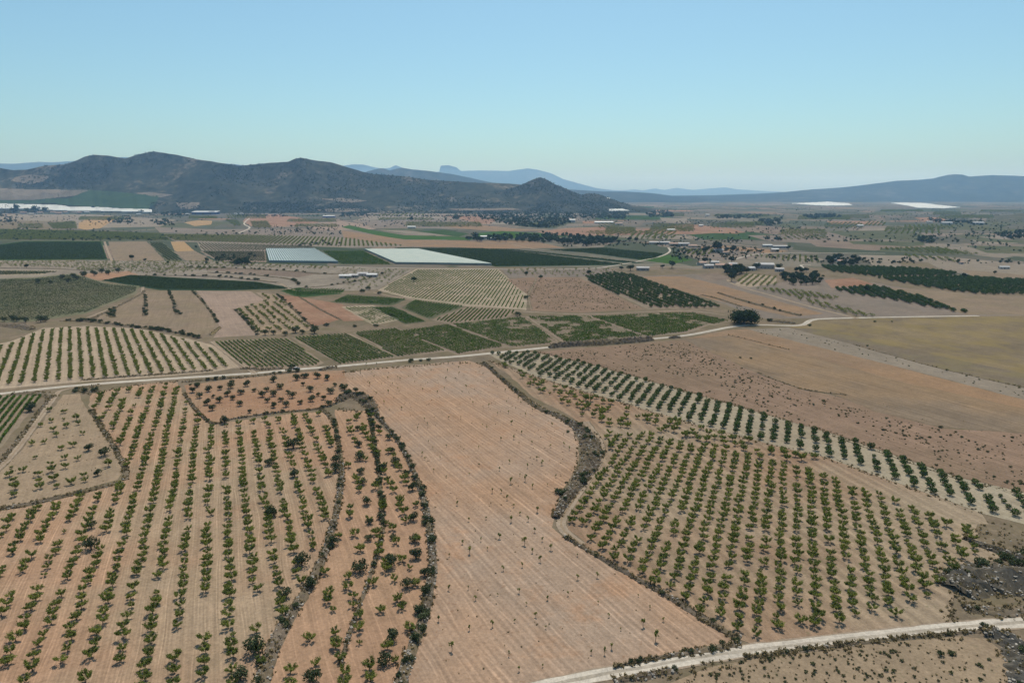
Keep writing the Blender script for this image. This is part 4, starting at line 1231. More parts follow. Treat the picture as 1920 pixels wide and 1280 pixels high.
vine_rows('', [(700, 577), (738, 577), (796, 603), (762, 607)], 145, 3.2, 'vine_leaf', 4.5, .5, 1.3, .8, .3, 17)
vine_rows('', [(645, 577), (695, 575), (742, 600), (702, 608)], 145, 3.6, 'vine_leaf', 2.2, .4, 1.0, .8, .5, 18)
vine_rows('', [(757, 578), (778, 563), (868, 574), (803, 596)], 1125, 3.2, 'vine_leaf', 4, .5, 1.2, .8, .4, 19)
vine_rows('', [(-60, 468), (45, 454), (188, 454), (200, 486), (-60, 487)], 330, 3.4, 'darkvine_leaf', 1.6, .8, 1.6, 1.4, .1, 20)
vine_rows('', [(279, 455), (304, 455), (342, 488), (314, 488)], 120, 5.5, 'darkvine_leaf', 2.5, .8, 1.6, 1.2, .1, 21)
vine_rows('', [(372, 456), (580, 461), (598, 469), (380, 470)], 250, 6.0, 'darkvine_leaf', 1.6, .6, 1.5, 1.2, .2, 22)
vine_rows('', [(380, 472), (495, 471), (498, 490), (412, 489)], 700, 4.5, 'darkvine_leaf', 1.6, .6, 1.4, 1.2, .25, 23)
vine_rows('', [(605, 471), (681, 471), (734, 496), (640, 495)], 300, 4.5, 'vine_leaf', 2.0, .7, 1.5, 1.2, .25, 24)
vine_rows('', [(740, 465), (900, 466), (980, 473), (1170, 496), (930, 499), (788, 471)], 300, 4.0, 'darkvine_leaf', 1.6, .9, 1.6, 1.4, .1, 25)
vine_rows('', [(1030, 469), (1130, 465), (1242, 476), (1230, 484), (1205, 487), (1092, 473)], 300, 4.0, 'darkvine_leaf', 1.6, .9, 1.6, 1.4, .1, 26)
vine_rows('', [(915, 467), (960, 468), (1200, 493), (1185, 493), (985, 472)], 300, 4.0, 'darkvine_leaf', 1.6, .9, 1.6, 1.4, .1, 27)

vis = sorted([v for v in VINE if v[6] and v[3]], key=lambda v: v[0])[:300]
ids = set(id(v) for v in vis)
by = {}
for v in vis:
    by.setdefault(v[3], []).append(v)
for d, lst in by.items():
    lst.sort(key=lambda v: v[4][0])
    for k, v in enumerate(lst):
        o = link('vine_row', mesh_np('vine_row', v[1], v[2], None, [M[v[5]]]))
        tag(o, 'leafy row of vines, %s row from the left in the %s' % (ordn(k + 1), d), 'vine row', 'vine rows of the ' + d)
rest = [v for v in VINE if id(v) not in ids]
for mk in ('vine_leaf', 'darkvine_leaf'):
    r = [v for v in rest if v[5] == mk]
    nv = 0
    Vs, Qs = [], []
    for v in r:
        Vs.append(v[1])
        Qs.append(v[2] + nv)
        nv += len(v[1])
    o = link('distant_vine_rows', mesh_np('distant_vine_rows', np.concatenate(Vs), np.concatenate(Qs), None, [M[mk]]))
    tag(o, 'fresh green vine rows of the far plots' if mk == 'vine_leaf' else 'dark green vine rows of the far left and centre plots', 'vine rows', None, 'stuff')

# ------------------------------------------------------------------ banks, stones, dry scrub
def rock_proto(seed):
    rng = np.random.default_rng(seed)
    q = Q3()
    V, Q, key = [], [], {}
    def vid(p):
        k = tuple(np.round(p, 4))
        if k not in key:
            key[k] = len(V)
            d = np.array(p) / np.linalg.norm(p)
            V.append(d * rng.uniform(.7, 1.1) * np.array([.55, .42, .34]))
        return key[k]
    for ax in range(3):
        for s in (-1, 1):
            for i in range(2):
                for j in range(2):
                    c = []
                    for a, b in ((0, 0), (1, 0), (1, 1), (0, 1)):
                        p = [0, 0, 0]
                        p[ax] = s
                        p[(ax + 1) % 3] = -1 + (i + a)
                        p[(ax + 2) % 3] = -1 + (j + b)
                        c.append(vid(p))
                    Q.append(c if s > 0 else c[::-1])
    V = np.array(V)
    V[:, 2] += .12
    q.add(V, Q, 0)
    return Q3(), q
reg('rock', [rock_proto(s) for s in range(6)], 'rock')

ROCKS, TUFTS, BUSHES = [], [], []

def bank(px, width, height, mat, rocks=0.0, tufts=0.6, bushes=0.0, bsize=(0.5, 1.1), desc='', step=1.2, mound=True):
    """ridge of earth and stones along a line; rocks/tufts/bushes are numbers per metre"""
    pts = smooth_line(gpoly(px), step)
    nr = normals2(pts)
    K = 9
    V, Q = [], []
    W = width if isinstance(width, (list, tuple)) else [width, width]
    tot = len(pts)
    def wd(i):
        t = i / max(1, tot - 1) * (len(W) - 1)
        a = min(int(t), len(W) - 2)
        return W[a] + (W[a + 1] - W[a]) * (t - a)
    for i, ((x, y), (nx, ny)) in enumerate(zip(pts, nr)):
        ww = wd(i) * (1 + random.uniform(-.18, .18))
        end = min(1.0, i / 5, (tot - 1 - i) / 5)
        for k in range(K):
            t = k / (K - 1) * 2 - 1
            z = height * (0.5 + end * .5) * (1 - abs(t) ** 1.7) * random.uniform(.6, 1.25)
            if k in (0, K - 1):
                z = -0.05
            jx = random.uniform(-.15, .15) * ww * .3
            V.append((x + nx * (t * ww / 2 + jx), y + ny * (t * ww / 2 + jx), z))
        if i:
            a = (i - 1) * K
            for k in range(K - 1):
                Q.append((a + k, a + k + 1, a + K + k + 1, a + K + k))
    if mound:
        o = link('earth_bank', mesh_np('earth_bank', V, Q, None, [M[mat]]))
        tag(o, kind='structure')
    L = sum(math.hypot(b[0] - a[0], b[1] - a[1]) for a, b in zip(pts, pts[1:]))
    def at(spread):
        i = random.randrange(tot - 1)
        s = random.random()
        x = pts[i][0] + (pts[i + 1][0] - pts[i][0]) * s
        y = pts[i][1] + (pts[i + 1][1] - pts[i][1]) * s
        t = random.uniform(-spread, spread)
        w2 = wd(i) / 2
        z = max(0, height * (1 - min(1, abs(t)) ** 1.7)) * .85 if mound else 0
        return x + nr[i][0] * t * w2, y + nr[i][1] * t * w2, z
    for _ in range(int(L * rocks * 1.5)):
        x, y, z = at(1.0)
        s = random.uniform(.35, 1.05) ** 1.5
        ROCKS.append((x, y, s, s, z - .05))
    for _ in range(int(L * tufts)):
        x, y, z = at(1.35)
        s = random.uniform(.5, 1.5)
        TUFTS.append((x, y, s, s, z))
    for _ in range(int(L * bushes)):
        x, y, z = at(.9)
        BUSHES.append((x, y, z, random.uniform(*bsize), desc))

bank([(642, 870), (640, 905), (633, 950), (617, 1010), (599, 1060), (576, 1105), (546, 1150), (520, 1195), (500, 1250), (455, 1470)], [1.8, 2.6, 3.6, 4.2], 1.0, 'scree', 1.6, 2.4, 0.14, (.4, .9), 'stony bank beside the left orchard')
bank([(702, 776), (725, 800), (745, 826), (770, 872), (790, 922), (803, 980), (811, 1050), (804, 1110), (790, 1170), (770, 1222), (720, 1375)], [1.4, 2.0, 2.8, 3.4], 1.1, 'scree', 2.0, 2.0, 0.27, (.45, 1.0), 'stony bank left of the bare field')
bank([(716, 1010), (700, 1060), (690, 1092), (672, 1140), (655, 1190), (636, 1250)], 1.3, .4, 'scree', 1.0, 1.6, 0.10, (.3, .7), 'low bank inside the olive strip')
bank([(688, 765), (697, 800), (706, 850), (714, 925), (718, 1000)], 1.6, .3, 'verge', .2, 1.5, 0.36, (.6, 1.1), 'shrubby line inside the olive strip')
bank([(907, 680), (935, 705), (970, 735), (1010, 765), (1050, 782), (1078, 800)], [2.2, 3.0, 4.0], 1.3, 'scree', .5, 3.0, 0.10, (.4, .9), 'curved bank right of the bare field')
bank([(1070, 792), (1092, 808), (1107, 833), (1108, 862), (1088, 900), (1062, 935), (1042, 972)], [5, 9, 10, 7, 5, 3], 1.9, 'darkscree', 3.0, 3.2, 0.28, (.5, 1.2), 'curved stony bank')
bank([(636, 752), (650, 742), (672, 742), (692, 757), (703, 776)], [6, 9, 8, 4], 2.0, 'darkscree', 1.5, 2.5, 0.3, (.5, 1.2), 'stony mound above the olive strip')
bank([(1058, 1006), (1110, 1036), (1180, 1077), (1260, 1122), (1330, 1167), (1388, 1198)], [1.6, 2.2, 2.6], .7, 'scree', .4, 2.6, 0.16, (.3, .7), 'ditch line below the grid orchard')
bank([(1150, 1251), (1230, 1234), (1300, 1222), (1388, 1206)], [1.0, 2.0, 3.0], .5, 'scree', .6, 3.0, 0.4, (.35, .7), 'verge of the bottom road')
bank([(1395, 1232), (1500, 1218), (1620, 1204), (1750, 1190), (1860, 1182)], 1.3, .35, 'verge', .2, 3.0, 0.06, (.3, .6), 'verge of the bottom road')
bank([(1150, 1276), (1200, 1268), (1240, 1260), (1270, 1256)], [2, 3, 2], .6, 'darkscree', 1.6, 2.0, 0.15, (.4, .8), 'rubble south of the bottom road')
bank([(-60, 962), (0, 954), (60, 944), (140, 926), (228, 904)], 3.0, .8, 'scree', .8, 2.4, 0.06, (.4, .8), 'bank above the left orchard')
bank([(234, 900), (236, 884), (212, 834), (184, 791), (172, 770)], 2.2, .5, 'scree', .3, 2.6, 0.05, (.4, .8), 'bank above the left orchard')
bank([(346, 738), (370, 771), (400, 794), (440, 785), (520, 774), (600, 766), (640, 752)], 1.7, .6, 'scree', .5, 2.4, 0.10, (.4, .9), 'edge of the reddish olive field')
bank([(603, 768), (625, 790), (634, 830), (641, 870)], 2.2, .5, 'verge', .3, 2.4, 0.15, (.5, 1.0), 'right edge of the left orchard')
bank([(1808, 1008), (1840, 1022), (1880, 1036), (1930, 1052), (2050, 1090)], [3, 6, 7], 1.3, 'greyscree', 2.6, 2.6, 0.12, (.5, 1.0), 'dark rubble line at the right edge')
bank([(1790, 1108), (1825, 1088), (1870, 1085), (1930, 1092), (2050, 1110)], [10, 17, 20, 20], 3.0, 'greyscree', 9.0, 6.0, 0.2, (.6, 1.3), 'big rubble mound at the right edge')
bank([(1830, 1068), (1880, 1062), (1940, 1066), (2050, 1075)], [5, 8, 9], 1.5, 'scree', 1.0, 4.5, 0.35, (.6, 1.5), 'big rubble mound at the right edge')
bank([(1805, 1138), (1860, 1145), (1930, 1146)], [4, 6, 6], .8, 'scree', 1.4, 4.5, 0.1, (.4, .8), 'big rubble mound at the right edge')
bank([(1842, 1186), (1880, 1192), (1908, 1216), (1925, 1250), (1940, 1320)], [5, 8, 9, 9], 1.6, 'greyscree', 4.0, 3.0, 0.2, (.4, .9), 'rubble in the lower right corner')
bank([(1030, 652), (1060, 649), (1110, 646), (1200, 640), (1222, 637)], [5, 8, 8, 5], 3.4, 'scree', .6, 3.0, 0.0)
bank([(1255, 634), (1275, 633)], 4, 2.2, 'scree', .5, 3)
bank([(600, 694), (618, 690), (632, 689)], 5, 1.3, 'scree', .5, 3)
bank([(340, 716), (400, 712), (470, 706), (520, 701), (560, 697)], 3, .6, 'verge', .2, 2.6, 0.12, (.7, 1.3), 'verge below the middle road')
bank([(20, 740), (70, 737), (100, 745)], 6, .5, 'scree', .6, 3)
bank([(170, 736), (150, 728), (190, 722)], 5, .5, 'verge', .3, 3, .12, (.7, 1.2), 'verge below the middle road')
bank([(150, 713), (240, 706), (330, 700), (400, 694)], 3, .5, 'scree', .3, 2)
bank([(455, 690), (490, 693), (530, 690)], 4, .6, 'scree', .3, 3)
bank([(95, 745), (70, 776), (35, 824), (0, 866), (-60, 930)], 1.8, .4, 'scree', .3, 1.8)
bank([(115, 602), (170, 603), (250, 613), (320, 622), (376, 634)], 4, .8, 'verge', .2, 1.2, 0.28, (.8, 1.5), 'hedge line behind the pale orchard')
bank([(-40, 612), (20, 610), (60, 618)], [9, 14, 6], 1.6, 'scree', .3, 2)
bank([(175, 597), (215, 577), (262, 553), (270, 545)], 3, .8, 'scree', .2, .8)
bank([(272, 552), (273, 570), (272, 592)], [2, 5], .8, 'verge', .1, .5, 0.24, (.5, 1.1), 'shrub islands in the brown field')
bank([(316, 546), (325, 565), (334, 590)], [2, 5], .8, 'verge', .1, .5, 0.24, (.5, 1.1), 'shrub islands in the brown field')
bank([(212, 578), (208, 592), (216, 595)], 5, .7, 'verge', .1, .5, 0.3, (.8, 1.5), 'shrub islands in the brown field')
bank([(360, 546), (380, 565), (398, 588), (408, 605)], 2.5, .7, 'verge', .1, .5, 0.16, (.5, 1.0), 'shrub islands in the brown field')
bank([(412, 614), (395, 628)], 3, .9, 'straw', 0, 1)
bank([(440, 580), (465, 605), (484, 628)], 2.5, .6, 'verge', .1, .5, .15, (.7, 1.3), 'edge of the pink bare field')
bank([(520, 552), (556, 585), (590, 618)], 2.5, .6, 'verge', .1, .5, .12, (.7, 1.3), 'edge of the small sparse orchard')
bank([(560, 556), (600, 580), (640, 600)], 2.5, .6, 'scree', .1, .5)
bank([(1345, 549), (1380, 560), (1440, 577), (1500, 592)], [2, 5, 6, 4], 1.2, 'verge', .1, 1.2, 0.05, (.6, 1.0), 'dark strip in the orange field')
bank([(1315, 553), (1345, 560), (1390, 575)], [2, 4, 2], .8, 'verge', .1, 1.0)
bank([(1440, 602), (1470, 604), (1490, 607)], [5, 9, 4], 1.2, 'darkscree', 1.0, 2)
bank([(1366, 628), (1420, 641), (1480, 656)], 1.2, .35, 'verge', .05, .8)
bank([(1420, 699), (1480, 722), (1510, 731), (1545, 736), (1590, 741)], 1.2, .35, 'verge', .05, 1.0, .03, (.4, .7), 'edge of the ochre field')
bank([(1560, 817), (1660, 852), (1800, 900)], .8, .2, 'verge', 0, .5)
bank([(1600, 646), (1760, 690), (1930, 729)], 1.4, .3, 'verge', 0, .6)
bank([(1830, 990), (1870, 1000), (1930, 1012), (1990, 1030)], [10, 18, 22], .5, 'verge', .3, 3.0)
bank([(335, 502), (420, 503), (520, 507), (610, 514), (640, 513)], [3, 7, 8, 4], .8, 'verge', .1, .8, 0.10, (.8, 1.6), 'terraced slope left of centre')
bank([(255, 517), (330, 517), (420, 520), (520, 530)], [3, 5, 4], .8, 'scree', .1, .8, 0.08, (.8, 1.6), 'terraced slope left of centre')
bank([(390, 511), (460, 515), (540, 523), (560, 534)], [2, 4, 3], .8, 'verge', .1, .8, 0.10, (.8, 1.6), 'terraced slope left of centre')
bank([(0, 503), (90, 504), (160, 506), (230, 501)], [3, 4, 3], .8, 'scree', .1, .6)
bank([(570, 540), (620, 535), (680, 525), (720, 512)], [2, 3, 2], .6, 'verge', .1, .8, 0.10, (.8, 1.4), 'terraced slope left of centre')
for (px, py, s) in [(1065, 810, 1.3), (1095, 812, 1.2), (1050, 920, 1.5), (1062, 905, .9), (1048, 925, 1.2), (1035, 968, .7), (357, 722, 1.5), (370, 723, 1.2), (435, 716, 1.0), (571, 708, 1.6), (178, 733, 1.3), (160, 734, 1.2), (140, 735, 1.0), (770, 679, 1.3), (789, 677, .8), (803, 676, 1.0), (612, 611, 1.6), (665, 613, 1.2), (1885, 1050, 1.5), (1920, 1042, 1.2), (1875, 1075, 1.6), (548, 690, 1.6), (620, 1026, 1.0), (1420, 598, 1.6), (1443, 602, 1.8), (986, 560, 2.0), (1518, 611, 1.0), (1640, 604, .9), (735, 592, 1.6), (705, 612, 1.5), (690, 543, 2.2), (680, 548, 2.2), (711, 551, 2.0), (971, 592, 2.0), (1355, 600, 1.0)]:
    x, y = G(px, py)
    BUSHES.append((x, y, 0, s, 'open ground between the fields'))
random.shuffle(BUSHES)
BUSHES.sort(key=lambda b: b[1])
cnt = {}
for b in BUSHES[:300]:
    cnt[b[4]] = cnt.get(b[4], 0) + 1
    look = 'big dark bush' if b[3] > 1.1 else ('small grey-green bush' if b[3] < .6 else 'dense green bush')
    tree('bush', random.choice(['dark_bush', 'shrub', 'dark_bush']), b[0], b[1], b[3], '%s, %s nearest the viewer on the %s' % (look, ordn(cnt[b[4]]), b[4]), 'bush', 'bushes on the ' + b[4], False, None, b[2] - .05)
if len(BUSHES) > 300:
    o = bake('far_bushes', 'dark_bush', [(b[0], b[1], b[3], b[3], b[2]) for b in BUSHES[300:]])
    tag(o, 'dark bushes along the farthest field edges', 'bushes', None, 'stuff')
o = bake('rubble', 'rock', ROCKS)
tag(o, 'grey stones heaped and strewn along the field banks', 'stones', None, 'stuff')
# ragged edges: dry grass along the seams of the near plots
for px in ([(640, 700), (700, 692), (880, 680), (905, 688)], [(915, 676), (1000, 706), (1150, 751), (1320, 801), (1440, 833), (1550, 859), (1640, 891), (1740, 926), (1840, 963)],
           [(1000, 660), (1100, 681), (1300, 738), (1560, 813), (1800, 896), (1930, 926)], [(165, 740), (245, 724), (332, 716)], [(630, 768), (690, 772)],
           [(1240, 1290), (1330, 1252), (1420, 1236), (1560, 1218), (1700, 1202), (1800, 1194)], [(1850, 1000), (1880, 1040), (1838, 1066), (1786, 1125), (1778, 1166)]):
    bank(px, 3.0, .1, 'verge', .05, 1.6, 0, mound=False)
# dry weeds on the open soil too
for poly, n in (([(650, 700), (900, 690), (1060, 800), (1080, 880), (1040, 1000), (1360, 1195), (760, 1300), (800, 1000), (700, 780)], 700),
                ([(1230, 1290), (1420, 1228), (1800, 1192), (1900, 1290)], 260), ([(1020, 664), (1283, 640), (1930, 817), (1930, 920), (1300, 735)], 500),
                ([(0, 960), (225, 903), (180, 795), (118, 742), (0, 880)], 260), ([(345, 740), (560, 700), (650, 700), (600, 764), (400, 792)], 260)):
    P = gpoly(poly)
    xs = [p[0] for p in P]
    ys = [p[1] for p in P]
    for _ in range(n):
        x, y = random.uniform(min(xs), max(xs)), random.uniform(min(ys), max(ys))
        if inside((x, y), P):
            s = random.uniform(.25, .8)
            TUFTS.append((x, y, s, s, 0))
o = bake('dry_grass', 'grass_tuft', TUFTS)
tag(o, 'straw coloured grass tufts on banks, verges and bare soil', 'dry grass', None, 'stuff')

# ------------------------------------------------------------------ hillside: draped plots and woods
from mathutils.bvhtree import BVHTree
def bvh_of(*Vg):
    vs, ps, n = [], [], 0
    for V in Vg:
        a, r = V.shape[:2]
        vs += [tuple(p) for p in V.reshape(-1, 3)]
        idx = np.arange(a * r).reshape(a, r) + n
        q = np.stack([idx[:-1, :-1].ravel(), idx[1:, :-1].ravel(), idx[1:, 1:].ravel(), idx[:-1, 1:].ravel()], 1)
        ps += [tuple(int(k) for k in x) for x in q]
        n += a * r
    return BVHTree.FromPolygons(vs, ps)
BV = bvh_of(HL, PY, PY2)
def hill_at(px, py):
    d = Vector(ray(px, py)).normalized()
    h = BV.ray_cast(Vector((0, 0, CAM_H)), d)
    if h[0] is None or h[0].z < 0.3:
        x, y = G(px, py) if py > HOR + 2 else (None, None)
        if h[0] is None and x is not None and y < 12000:
            return Vector((x, y, 0))
        return h[0]
    return h[0]

def drape_grid(poly, sx, sy, lift):
    xs = [p[0] for p in poly]
    ys = [p[1] for p in poly]
    nx = int((max(xs) - min(xs)) / sx) + 2
    ny = int((max(ys) - min(ys)) / sy) + 2
    idx, V, Q = {}, [], []
    def vid(i, j):
        if (i, j) not in idx:
            h = hill_at(min(xs) + i * sx, min(ys) + j * sy)
            if h is None:
                idx[(i, j)] = None
            else:
                idx[(i, j)] = len(V)
                V.append((h.x, h.y, h.z + lift))
        return idx[(i, j)]
    for i in range(nx - 1):
        for j in range(ny - 1):
            if inside((min(xs) + (i + .5) * sx, min(ys) + (j + .5) * sy), poly):
                q = [vid(i, j), vid(i, j + 1), vid(i + 1, j + 1), vid(i + 1, j)]
                if None not in q:
                    P = [Vector(V[k]) for k in q]
                    if max((P[a] - P[b]).length for a in range(4) for b in range(a)) < 1500:
                        Q.append(q)
    return V, Q

def hill_plot(name, poly, mat, sx=3.0, sy=1.0, lift=2.5):
    V, Q = drape_grid(poly, sx, sy, lift)
    if Q:
        tag(link(name, mesh_np(name, V, Q, None, [M[mat]])), kind='structure')
M['hillgreen'] = soil('hillside_green', (0.05, 0.085, 0.03), (0.06, 0.095, 0.035), 600, .2)
M['hilltan'] = soil('hillside_tan', (0.27, 0.21, 0.15), (0.22, 0.175, 0.125), 600, .3)
hill_plot('field', [(120, 377), (165, 357), (215, 360), (300, 368), (290, 385), (275, 394), (170, 388), (100, 383)], 'hillgreen')
hill_plot('field', [(-60, 352), (60, 356), (168, 357), (140, 368), (60, 376), (-60, 376)], 'hilltan')
hill_plot('field', [(-60, 376), (110, 373), (190, 372), (130, 381), (-60, 383)], 'hillgreen')
hill_plot('field', [(252, 363), (280, 361), (325, 366), (300, 371)], 'hilltan', 2, .6)
hill_plot('field', [(330, 381), (375, 380), (370, 392), (340, 393)], 'hilltan', 2, .8)
hill_plot('field', [(28, 333), (55, 328), (95, 331), (80, 342), (55, 346), (20, 340)], 'hilltan', 2, .6)
hill_plot('field', [(600, 374), (640, 372), (690, 377), (660, 381)], 'hilltan', 2, .7)
hill_plot('field', [(840, 392), (960, 391), (980, 394), (860, 396)], 'hilltan', 2, .5)
hill_plot('field', [(590, 394), (640, 391), (690, 393), (680, 398), (610, 398)], 'hilltan', 2, .5)

reg('wood_tree', [ball(s + 80, 3.6, 3.2, 3.6, 34, 3.2, 2, .4, (0, 0), .4) for s in range(5)], 'pine_leaf')
HW = []
for _ in range(19000):
    px = random.uniform(-40, 1200)
    py = random.uniform(284, 402)
    h = BV.ray_cast(Vector((0, 0, CAM_H)), Vector(ray(px, py)).normalized())[0]
    if h is None or h.z < 1.0:
        continue
    if 20 < px < 330 and 355 < py < 398 and random.random() < 0.96:
        continue
    d = fbm(np.array([h.x / 260.0]), np.array([h.y / 260.0]), 91, 4)[0]
    if d < random.uniform(.38, .52):
        continue
    s = random.uniform(.7, 1.5)
    HW.append((h.x, h.y, s, s, h.z - .8))
for _ in range(9000):            # thick belt at the foot of the hills
    px = random.uniform(280, 1180)
    py = random.uniform(380, 407)
    h = hill_at(px, py)
    if h is None or (330 < px < 430 and py > 380) or fbm(np.array([h.x / 170.0]), np.array([h.y / 170.0]), 15, 4)[0] < random.uniform(.40, .56):
        continue
    s = random.uniform(.6, 1.3)
    HW.append((h.x, h.y, s, s, h.z - .5))
o = bake('hillside_woods', 'wood_tree', HW)
tag(o, 'dark pine and scrub woods covering the left hills', 'woods', None, 'stuff')

# ------------------------------------------------------------------ trees of the plain
PT = []      # (x, y, scale, kind, description)
def pine_px(px, py, wpx, desc, kind='pine_tree', rad=3.6):
    x, y = G(px, py)
    PT.append((x, y, wpx / ppm(py) / (2 * rad), kind, desc))
def wood(poly, n, smin, smax, desc):
    xs = [p[0] for p in poly]
    ys = [p[1] for p in poly]
    k = 0
    while k < n:
        px, py = random.uniform(min(xs), max(xs)), random.uniform(min(ys), max(ys))
        if inside((px, py), poly):
            x, y = G(px, py)
            PT.append((x, y, random.uniform(smin, smax), 'pine_tree', desc))
            k += 1
wood([(868, 450), (940, 442), (1060, 441), (1150, 449), (1165, 457), (1100, 462), (1000, 455), (900, 454)], 286, .9, 1.7, 'long dark wood behind the green vineyards')
wood([(895, 400), (950, 395), (1060, 398), (1085, 408), (1070, 420), (1030, 430), (960, 424), (900, 412)], 572, 1.0, 2.2, 'pine wood below the pointed hill')
wood([(-40, 402), (30, 402), (45, 412), (20, 418), (-40, 416)], 88, 1.0, 1.8, 'thicket at the far left hamlet')
wood([(640, 392), (690, 390), (690, 406), (640, 408)], 132, 1.2, 2.4, 'far wood left of centre')
wood([(700, 388), (900, 392), (890, 402), (720, 398)], 374, 1.2, 2.4, 'far wood belt under the hills')
wood([(1080, 398), (1180, 402), (1170, 412), (1090, 410)], 176, 1.2, 2.0, 'far wood under the pointed hill')
wood([(300, 398), (330, 396), (360, 399), (350, 408), (305, 406)], 74, 1.2, 2.0, 'trees beside the blue and white warehouse')
wood([(1500, 405), (1560, 403), (1580, 408), (1520, 411)], 110, 1.3, 2.2, 'far wood on the right plain')
wood([(1210, 398), (1255, 396), (1265, 408), (1215, 408)], 88, 1.2, 2.2, 'far clump right of the pointed hill')
wood([(1420, 415), (1470, 405), (1465, 420), (1430, 432)], 79, 1.0, 1.7, 'clump on the far right rise')
wood([(1340, 405), (1430, 404), (1420, 411), (1345, 411)], 88, 1.0, 1.7, 'tree belt on the far right plain')
wood([(1720, 448), (1752, 446), (1752, 457), (1722, 457)], 35, 1.0, 1.5, 'square clump on the right plain')
wood([(1545, 486), (1590, 482), (1612, 492), (1600, 500), (1560, 500)], 30, .8, 1.4, 'large clump round the right-hand farm')
wood([(1460, 515), (1500, 505), (1545, 520), (1535, 534), (1480, 536)], 60, .55, 1.1, 'scrubby trees between the farms')
wood([(1355, 506), (1395, 502), (1392, 516), (1365, 518)], 35, .9, 1.3, 'trees around the middle farmstead')
wood([(1860, 440), (1925, 432), (1980, 440), (1900, 452)], 66, 1.0, 1.8, 'clump at the right edge')
wood([(1740, 412), (1850, 418), (1850, 424), (1745, 420)], 74, 1.0, 1.8, 'trees round the far white sheds')
wood([(440, 492), (465, 490), (466, 497), (440, 498)], 19, .9, 1.3, 'clump in front of the blue nets')
wood([(205, 409), (240, 406), (255, 418), (225, 421)], 48, 1.0, 1.6, 'clump above the dark orchard rows')
wood([(280, 414), (315, 412), (330, 424), (300, 425)], 44, 1.0, 1.6, 'clump beside the orange stubble')
for px, py, wpx in [(30, 399, 18), (50, 398, 12), (66, 398, 18), (86, 398, 13), (157, 397, 14), (175, 397, 14), (227, 394, 16), (242, 398, 7), (266, 399, 9), (205, 416, 10), (214, 417, 7), (248, 487, 9), (272, 490, 6), (50, 502, 8), (412, 520, 8), (1018, 437, 6), (772, 413, 11), (836, 413, 6), (855, 413, 16), (890, 444, 13), (987, 515, 8), (1014, 522, 8), (1104, 515, 9), (1182, 507, 14), (1165, 505, 8), (776, 527, 11), (1438, 450, 12), (1458, 451, 12), (1464, 451, 6), (1408, 437, 4), (1180, 452, 9), (1193, 453, 8), (1322, 474, 14), (1345, 472, 18), (1362, 472, 10), (1374, 473, 12), (1322, 492, 12), (1336, 500, 8), (1372, 493, 13), (1372, 527, 14), (1460, 504, 11), (1418, 505, 14), (1400, 512, 12), (1260, 502, 13), (1242, 502, 8), (1478, 468, 8), (1808, 520, 9), (1865, 513, 6), (1688, 503, 5), (1625, 548, 12), (1750, 486, 5), (1530, 411, 6)]:
    pine_px(px, py + 1, wpx, 'open plain', 'pine_tree')
pine_px(1384, 606, 28, 'the road bend', 'pine_tree', 3.6)
PT.pop()
x, y = G(1394, 607)
t = tree('umbrella_pine', 'umbrella_pine', x, y, 1.55, 'huge dark spreading pine standing alone at the bend of the middle road', 'pine tree', None, True, 1.5)
PT.sort(key=lambda p: p[0] ** 2 + p[1] ** 2)
ind = [p for p in PT if inview(p[0], p[1], 0)][:300]
ids = set(id(p) for p in ind)
by = {}
for p in ind:
    by.setdefault(p[4], []).append(p)
for d, lst in by.items():
    lst.sort(key=lambda p: PX(p[0], p[1])[0])
    for k, p in enumerate(lst):
        tree('pine_tree', 'pine_tree', p[0], p[1], p[2], 'dark bushy tree, %s from the left %s the %s' % (ordn(k + 1), 'on' if 'plain' in d and 'open' in d else 'in', d), 'tree', 'trees of the ' + d, False, p[2] * random.uniform(.85, 1.2))
rest = [p for p in PT if id(p) not in ids]
SC_T = []
# lone trees and scrub dotted over the plain, thinning out near the viewer
for _ in range(15000):
    px = random.uniform(-60, 1980)
    py = 384 + 112 * random.random() ** 1.5
    x, y = G(px, py)
    d = fbm(np.array([x / 330.0]), np.array([y / 330.0]), 57, 4)[0]
    if d < random.uniform(.36, .60):
        continue
    s = random.uniform(.25, 1.0)
    if (640 < px < 1260 and 463 < py < 500) or (px < 320 and 452 < py < 490) or (480 < px < 640 and 462 < py < 498) or (640 < px < 1050 and 426 < py < 466):
        continue
    SC_T.append((x, y, s, s, 0))
o = bake('plain_woods', 'wood_tree', [(p[0], p[1], p[2], p[2], 0) for p in rest] + SC_T)
tag(o, 'dark trees and scrub dotted over the distant plain', 'woods', None, 'stuff')

# ------------------------------------------------------------------ buildings
def box_q(q, x0, x1, y0, y1, z0, z1, mi=0):
    V = [(x0, y0, z0), (x1, y0, z0), (x1, y1, z0), (x0, y1, z0), (x0, y0, z1), (x1, y0, z1), (x1, y1, z1), (x0, y1, z1)]
    q.add(V, [(0, 3, 2, 1), (4, 5, 6, 7), (0, 1, 5, 4), (1, 2, 6, 5), (2, 3, 7, 6), (3, 0, 4, 7)], mi)
def part(name, q, mat, parent):
    V, Q, MI = q.get()
    return link(name, mesh_np(name, V, Q, None, [M[mat]]), parent)

